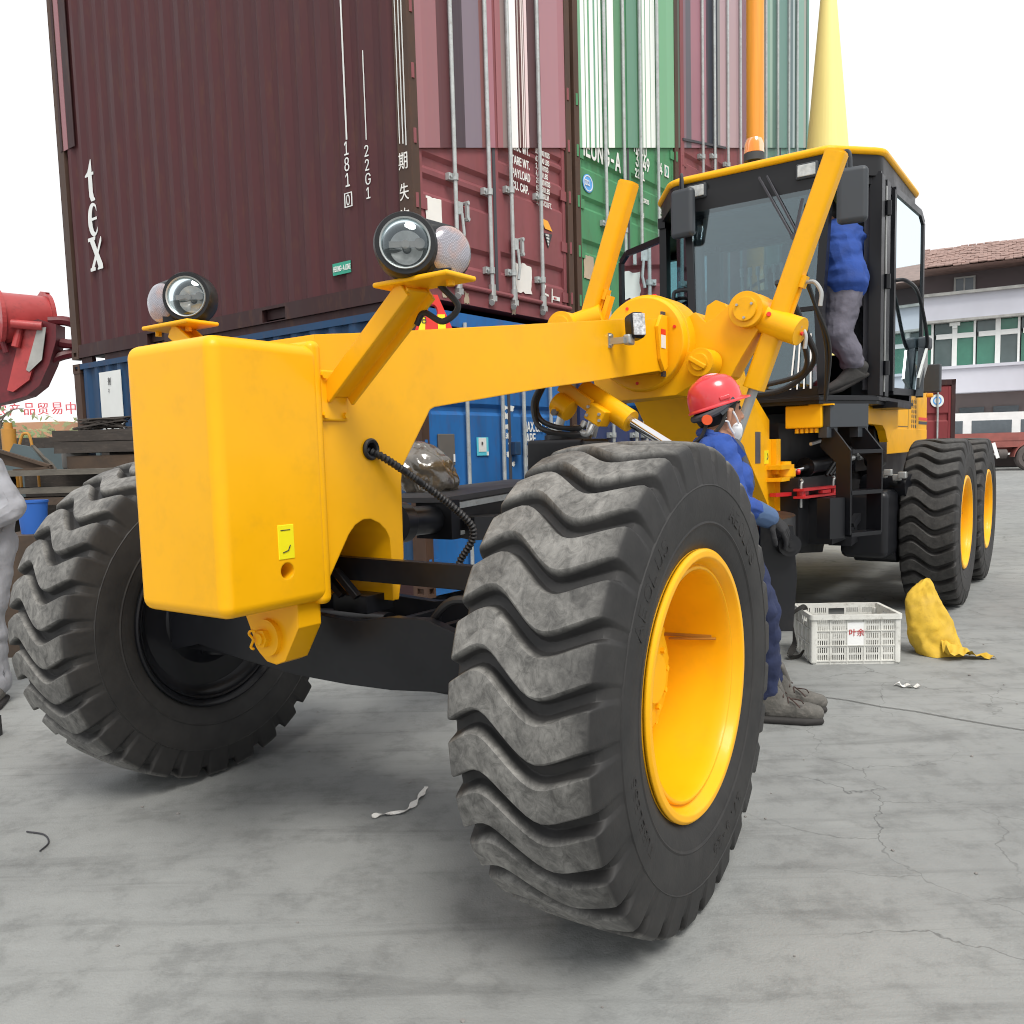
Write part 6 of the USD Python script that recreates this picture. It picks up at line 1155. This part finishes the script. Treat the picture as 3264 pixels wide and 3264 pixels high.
hR = gl(hand(GW(.62, 4.52, 2.55), GW(0, 1, -.2)-GW(0, 0, 0), GW(-1, 0, 0)-GW(0, 0, 0), (0, 0, 1), (.6, .6, .6, .7))); hL = gl(hand(GW(.22, 4.3, 2.62), GW(-.4, 1, 0)-GW(0, 0, 0), (0, 0, -1), GW(1, 0, 0)-GW(0, 0, 0), (.6, .6, .6, .7)))
part(m2, 'body', body(G3(hd2)+hR+hL, .014, 6), 'skin', smooth=True)
part(m2, 'hair', body(G3([[((.43, 4.33, 3.0), .10), ((.42, 4.34, 3.03), .095), ((.46, 4.31, 2.97), .085)]]), .015, 4), 'hair', smooth=True)
j2 = body(G3([[((.55, 4.20, 2.83), .085), ((.67, 4.20, 2.78), .085), ((.47, 4.12, 2.78), .09), ((.58, 4.16, 2.68), .15)], [((.58, 4.16, 2.70), .155), ((.54, 4.20, 2.5), .145), ((.645, 4.12, 2.5), .14)], [((.55, 4.19, 2.5), .148), ((.65, 4.12, 2.5), .145), ((.56, 4.18, 2.42), .15), ((.66, 4.11, 2.43), .142)],
              ((.67, 4.22, 2.77), .08, (.75, 4.38, 2.62), .06), ((.75, 4.38, 2.62), .058, (.66, 4.48, 2.56), .048), ((.47, 4.12, 2.77), .08, (.32, 4.15, 2.66), .06), ((.32, 4.15, 2.66), .058, (.25, 4.26, 2.625), .048)]), .018, 6)
part(m2, 'jacket', crease(wrinkle(j2, .022, 6, 11), .016, 7, 3, (.7, .7, 1.6)), 'blue_cloth', smooth=True)
t2 = body(G3([[((.63, 4.12, 2.43), .132), ((.55, 4.18, 2.43), .135), ((.63, 4.12, 2.33), .115), ((.54, 4.18, 2.33), .12)], ((.64, 4.12, 2.36), .13, (.625, 4.03, 2.07), .10), ((.625, 4.03, 2.07), .10, (.70, 4.10, 1.90), .084),
              ((.54, 4.19, 2.36), .12, (.46, 4.14, 2.04), .085), ((.46, 4.14, 2.04), .085, (.42, 4.20, 1.78), .068)]), .018, 6)
part(m2, 'trousers', crease(crease(wrinkle(t2, .022, 6, 5), .015, 6, 5, (.9, .9, 1.2)), .006, 13, 9, (.7, .7, 1.5)), 'slate_cloth', smooth=True)
sh = body(G3([[((.755, 4.13, 1.855), .044), ((.70, 4.10, 1.87), .048), ((.745, 4.14, 1.80), .035)], [((.70, 4.10, 1.84), .044), ((.745, 4.13, 1.80), .036), ((.62, 4.05, 1.745), .036)], [((.62, 4.05, 1.745), .038), ((.56, 4.01, 1.71), .028)]]), .012, 4)
bt2 = part(m2, 'boot', sh, 'boot_dark', smooth=True); part(bt2, 'sole', body(G3([[((.785, 4.15, 1.80), .016), ((.755, 4.16, 1.79), .016), ((.63, 4.05, 1.70), .018), ((.60, 4.07, 1.70), .018)], [((.63, 4.05, 1.70), .018), ((.60, 4.07, 1.70), .018), ((.55, 4.01, 1.678), .016), ((.54, 4.03, 1.678), .016)]]), .014, 3), 'boot_sole', smooth=True)
bt3 = part(m2, 'boot', body(G3([[((.43, 4.20, 1.72), .045), ((.42, 4.20, 1.78), .045), ((.40, 4.16, 1.71), .042)], ((.40, 4.16, 1.71), .042, (.30, 4.02, 1.70), .035)]), .014, 4), 'boot_dark', smooth=True)
# --- man in pale overalls at the left edge
LB0 = (-2.98, 4.66, 0)
m3_ = thing('person', 'person in pale grey overalls at the left edge of the picture, elbow bent', 'person', LB0)
l3 = lambda B: loc_bones(B, LB0)
bodyl = [[((-3.12, 4.62, 1.60), .09), ((-3.14, 4.60, 1.63), .088), ((-3.17, 4.56, 1.56), .06)], [((-3.20, 4.53, 1.53), .03), ((-3.15, 4.58, 1.52), .05)], ((-3.10, 4.64, 1.52), .055, (-3.04, 4.68, 1.40), .06), ((-3.02, 4.68, 1.36), .11, (-2.97, 4.68, .98), .13),
         ((-2.86, 4.62, 1.32), .06, (-2.72, 4.60, 1.10), .048), ((-2.72, 4.60, 1.10), .046, (-2.84, 4.48, 1.0), .03), ((-3.2, 4.74, 1.32), .06, (-3.28, 4.66, 1.06), .046), ((-3.28, 4.66, 1.06), .045, (-3.2, 4.46, 1.0), .03),
         ((-2.88, 4.66, .94), .10, (-2.9, 4.60, .5), .06), ((-2.9, 4.60, .5), .058, (-2.92, 4.66, .14), .03), ((-3.08, 4.70, .94), .10, (-3.1, 4.62, .5), .06), ((-3.1, 4.62, .5), .058, (-3.12, 4.68, .14), .03)]
hA_ = hand((-2.84, 4.48, 1.0), (-.8, -.5, -.2), (0, 0, -1), (0, -1, 0.2), (.5, .5, .5, .6)); hB_ = hand((-3.2, 4.46, 1.0), (.2, -1, 0), (0, 0, -1), (1, 0, 0), (.5, .5, .5, .6))
part(m3_, 'body', body(l3(bodyl)+l3(hA_)+l3(hB_), .016, 5), 'skin', smooth=True)
part(m3_, 'hair', body(l3([[((-3.11, 4.64, 1.63), .10), ((-3.13, 4.62, 1.655), .095)]]), .02, 4), 'hair', smooth=True)
ov = body(l3([[((-3.04, 4.68, 1.40), .09), ((-2.85, 4.62, 1.33), .085), ((-3.2, 4.74, 1.32), .085), ((-2.98, 4.68, 1.12), .17)], [((-2.92, 4.66, 1.12), .16), ((-3.06, 4.70, 1.12), .16), ((-2.92, 4.66, .88), .15), ((-3.06, 4.70, .88), .15)],
              ((-2.85, 4.62, 1.32), .088, (-2.725, 4.60, 1.10), .078), ((-2.725, 4.60, 1.10), .078, (-2.82, 4.49, 1.01), .056), ((-3.2, 4.74, 1.32), .08, (-3.28, 4.66, 1.06), .068), ((-3.28, 4.66, 1.06), .066, (-3.21, 4.49, 1.0), .05),
              ((-2.88, 4.66, .92), .13, (-2.9, 4.60, .5), .088), ((-2.9, 4.60, .5), .086, (-2.92, 4.66, .12), .075), ((-3.08, 4.70, .92), .13, (-3.1, 4.62, .5), .088), ((-3.1, 4.62, .5), .086, (-3.12, 4.68, .12), .075)]), .02, 6)
part(m3_, 'overalls', crease(wrinkle(ov, .02, 6, 21, (1, 1, 1.2)), .010, 7, 4, (1, 1, 1.4)), 'pale_cloth', smooth=True)
boots(m3_, (-2.93, 4.70, 0), (-2.86, 4.44, 0), o=LB0, lace=False); boots(m3_, (-3.12, 4.72, 0), (-3.12, 4.45, 0), o=LB0, lace=False)

# ------------------------------------------------------------------ plastic crate
CA = (2.06, 5.185, 0); cr_ = thing('plastic_crate', 'dirty white slotted plastic crate standing open on the ground', 'crate', CA, -3.5)
CW, CD, CH = .25, .18, .305
def slotted(L, H, cols, rows, slots, solid=()):
    p = sbox(-L, 0, L, H); hs = []
    cw = 2*L/cols
    for c in range(cols):
        for r in range(rows):
            if (c, r) in solid: continue
            x0 = -L+c*cw+.012; z0_ = .025+r*(H-.04)/rows; hh = (H-.04)/rows-.012; ww = cw-.024; st = ww/slots
            for k in range(slots): hs.append(sbox(x0+k*st+.003, z0_, x0+k*st+st-.004, z0_+hh))
    return p.difference(union_all(hs))
sol = {(2, 3), (2, 4), (2, 2), (0, 5), (1, 5), (2, 5), (3, 5), (4, 5)} - {(0, 5), (1, 5), (3, 5), (4, 5)}
fp = slotted(CW, CH, 5, 6, 6, sol)
def wallp(poly, th_=.004): return shape_mesh(poly, th_)
part(cr_, 'front_wall', put(wallp(fp), (0, -CD, 0), (1, 0, 0), (0, 0, 1)), 'crate_white', smooth=False)
bk_ = slotted(CW, CH, 5, 6, 6, {(2, 5)}).difference(sbox(-.05, .235, .05, .275)); part(cr_, 'back_wall', put(wallp(bk_), (0, CD, 0), (1, 0, 0), (0, 0, 1)), 'crate_white', smooth=False)
for s in (-1, 1):
    sp_ = slotted(CD, CH, 4, 6, 5, {(c, r) for c in (0, 1, 2, 3) for r in (2, 3, 4, 5)}).difference(sbox(-.05, .235, .05, .275)); part(cr_, 'side_wall', put(wallp(sp_), (s*CW-(.004 if s > 0 else 0), 0, 0), (0, 1, 0), (0, 0, 1)), 'crate_white', smooth=False)
part(cr_, 'floor', box(-CW+.005, CW-.005, -CD+.005, CD-.005, .008, .014), 'crate_white', smooth=False)
rimo = sbox(-CW, -CD, CW, CD).buffer(.022).difference(sbox(-CW+.002, -CD+.002, CW-.002, CD-.002))
part(cr_, 'rim', cat(prism(rimo, 'z', CH-.012, CH), prism(sbox(-CW, -CD, CW, CD).buffer(.022).difference(sbox(-CW, -CD, CW, CD).buffer(.018)), 'z', CH-.03, CH-.0122)), 'crate_white', smooth=20)
rb_ = [prism(sbox(-CW, -CD, CW, CD).buffer(.010, join_style=2).difference(sbox(-CW, -CD, CW, CD).buffer(.0012, join_style=2)), 'z', z-.003, z+.003) for z in (.02, .115, .205)]
vr_ = [box(x-.003, x+.003, -CD-.009, -CD-.0005, .0, CH-.03) for x in (-.15, -.05, .05, .15)]+[box(s*CW+(.0005 if s > 0 else -.009), s*CW+(.009 if s > 0 else -.0005), y-.003, y+.003, 0, CH-.03) for s in (-1, 1) for y in (-.09, 0, .09)]
part(cr_, 'ribs', cat(rb_, vr_), 'crate_white', smooth=False)
for sx in (-1, 1):
    for sy in (-1, 1): part(cr_, 'corner_block', rbox((sx*(CW-.004), sy*(CD-.004), CH/2-.01), (.036, .036, CH-.03), .010, 10), 'crate_white')
lbp = part(cr_, 'name_label', box(-.048, .048, -CD-.0085, -CD-.0005, .118, .255), 'white_paint', smooth=False)
part(lbp, 'lettering', text('叶余', .045, (-.042, -CD-.0105, .175), (1, 0, 0), (0, 0, 1), .0015, 1, cjk=True), 'red_ink', smooth=False)
cu = thing('scrap_bolts', 'pile of dark metal parts lying inside the plastic crate', 'metal parts', CA, -3.5)
part(cu, 'bolt_heap', cat([cyl((rng.uniform(-.2, .2), rng.uniform(-.14, .14), rng.uniform(.02, .09)), (rng.uniform(-.2, .2), rng.uniform(-.14, .14), rng.uniform(.02, .09)), rng.uniform(.005, .013), n=7) for _ in range(70)]), 'dark_steel', kind='stuff')
part(cu, 'bright_bolts', cat([rbox((rng.uniform(-.21, .21), rng.uniform(-.15, .1), rng.uniform(.07, .11)), (.02, .02, .012), .004, 6) for _ in range(24)]), 'zinc', kind='stuff')
stp = bez([(-.25, -.02, .30), (-.275, -.05, .33), (-.34, -.06, .28), (-.335, -.07, .18), (-.33, -.07, .10), (-.36, -.08, .03), (-.30, -.06, .02), (-.27, -.06, .06)], 8)
rib = []
for i in range(len(stp)-1): rib.append(obar(stp[i], stp[i+1], .042*(1-.5*abs(math.sin(i*.09))), .004, (math.sin(i*.07), -math.cos(i*.07), .3)))
single('webbing_strap', 'black webbing strap draped over the left rim of the plastic crate', 'strap', cat(rib), 'strap', CA, -3.5)
# yellow sack standing crumpled: a folded cloth with sharp creases
rows = [(0.0, 2.52, 2.80, .13), (.06, 2.485, 2.785, .12), (.13, 2.47, 2.76, .10), (.18, 2.468, 2.745, .09), (.27, 2.455, 2.705, .07), (.345, 2.445, 2.665, .055), (.40, 2.49, 2.64, .04), (.44, 2.54, 2.625, .028), (.468, 2.588, 2.610, .012)]
V = []; N = 15; kz = len(rows); sg = random.Random(5)
for i, (z, a, b, dd) in enumerate(rows):
    for j in range(N):
        t = 2*np.pi*(j+.35*(i % 2))/N; pl = 1+.30*math.sin(5*t+1.1*i)*(.9 if 0 < i < 7 else .4)+sg.uniform(-.16, .16)
        V.append(((a+b)/2+(b-a)/2*math.copysign(abs(math.cos(t))**.8, math.cos(t))+(sg.uniform(-.008, .008) if i else 0)-2.64, 5.20+dd*pl*math.sin(t)+.05*(z/.468)-5.2, max(0.003, z+(sg.uniform(-.012, .012) if 0 < i < 8 else 0))))
F = [f for i in range(kz-1) for j in range(N) for f in ([i*N+j, i*N+(j+1) % N, (i+1)*N+(j+1) % N], [i*N+j, (i+1)*N+(j+1) % N, (i+1)*N+j])]
k = len(V); V.append((-.04, .05, .470)); F += [[(kz-1)*N+j, (kz-1)*N+(j+1) % N, k] for j in range(N)]
sk = trimesh.Trimesh(V, F, process=False); sk = trimesh.remesh.subdivide_loop(sk.vertices, sk.faces, 1); sk = trimesh.Trimesh(*sk, process=False).subdivide()
q = np.array(sk.vertices); nn_ = sk.vertex_normals; q = q+nn_*((np.abs(meshkit.fbm(q*[22, 22, 13]+3, 3, 2)-.5)-.12)*-.05)[:, None]*np.clip(q[:, 2:]/.05, .1, 1); q[:, 2] = np.maximum(q[:, 2], .002); sk.vertices = q
ys = thing('yellow_sack', 'crumpled yellow sack standing on the ground in front of the rear wheel', 'sack', (2.64, 5.2, 0))
part(ys, 'sack_body', sk, 'bag_yellow', smooth=38)
g_ = 12; V = []
for i in range(g_+1):
    s_ = i/g_
    for j in range(7):
        w_ = (j/6-.5)*(.22*(1-s_)**.8+.012); V.append((-.02+.30*s_+w_*.3, -.10-.075*s_+w_, max(.004, .075*(1-s_)**1.5+.035*math.sin(7*s_+3*w_*10)*(1-s_)+.014*math.sin(23*s_+40*w_)+.010)))
F = [f for i in range(g_) for j in range(6) for f in ([i*7+j, (i+1)*7+j, (i+1)*7+j+1], [i*7+j, (i+1)*7+j+1, i*7+j+1])]
part(ys, 'sack_flap', trimesh.Trimesh(V, F, process=False).subdivide(), 'bag_yellow', smooth=70)
# bundle wrapped in clear plastic on the drawbar
bg = trimesh.creation.icosphere(4, 1.0); q = np.array(bg.vertices)
q = q*[.19, .17, .15]; q[:, 2] = np.maximum(q[:, 2], -.10); r_ = np.minimum(np.abs(meshkit.fbm(q*[11, 11, 6]+20, 2, 6)-.5), .15); q = q*(.86+1.0*r_)[:, None]; q[:, 2] += -.25*np.clip(q[:, 0], -.3, .3)
bg.vertices = q
wb_ = single('wrapped_bundle', 'bundle wrapped in crinkled clear plastic lying on the black drawbar', 'bundle', bg, 'bag_plastic', GW(-.60, 1.02, 1.24), -35, smooth=45)
# litter on the ground
def strip(pts, w, lift=.008):
    p = bez(pts, 6); k = len(p); n = np.gradient(p, axis=0); n = np.stack([-n[:, 1], n[:, 0], 0*n[:, 0]], 1); n /= np.linalg.norm(n, axis=1, keepdims=True); ww = w*(1+.5*np.sin(np.arange(k)*1.3))[:, None]/2
    V = np.vstack([p+n*ww, p-n*ww]); V[:, 2] += .004+lift*(.5+.5*np.sin(np.arange(2*k)*.9)); V2 = V+[0, 0, .0015]
    F = []
    for i in range(k-1): F += [[i, k+i, k+i+1], [i, k+i+1, i+1], [2*k+i, 3*k+i+1, 3*k+i], [2*k+i, 2*k+i+1, 3*k+i+1]]
    return trimesh.Trimesh(np.vstack([V, V2]), F, process=False)
o = np.array([-.44, 3.06, 0]); single('paper_strip', 'torn white paper strip on the ground between the front wheels', 'paper strip', strip([np.array(p)-o for p in ((-.545, 3.003, 0), (-.49, 3.02, 0), (-.425, 3.045, 0), (-.392, 3.14, 0), (-.369, 3.262, 0))], .018), 'paper', o, smooth=False)
o = np.array([2.12, 4.49, 0]); single('paper_strip', 'short folded white paper strip on the ground in front of the crate', 'paper strip', strip([np.array(p)-o for p in ((2.075, 4.525, 0), (2.10, 4.49, 0), (2.14, 4.47, 0), (2.178, 4.451, 0))], .03, .016), 'paper', o, smooth=False)
o = np.array([-1.70, 2.88, 0]); single('wire_scrap', 'thin bent dark wire on the ground below the left tyre', 'wire', xf(tube(bez([(-1.791, 2.959, .005), (-1.712, 2.93, .005), (-1.66, 2.864, .005), (-1.655, 2.80, .005)], 6), .0028, 6), None, -o), 'ink', o)
stn = []
for i in range(80):
    x, y = rng.uniform(-2.5, 3.6), rng.uniform(1.6, 6.5)
    s = rng.uniform(.002, .006)*(1+(rng.random() < .06)*1.0); st1 = trimesh.creation.icosphere(1, s); st1.vertices = np.array(st1.vertices)*[1, rng.uniform(.6, 1.2), .6]+nrg.normal(0, s*.12, st1.vertices.shape)+[x, y, s*.4]; stn.append(st1)
tag(part(None, 'pebbles', cat(stn), 'stone', smooth=False), 'scattered small stones and grit on the concrete', 'pebbles', kind='stuff')
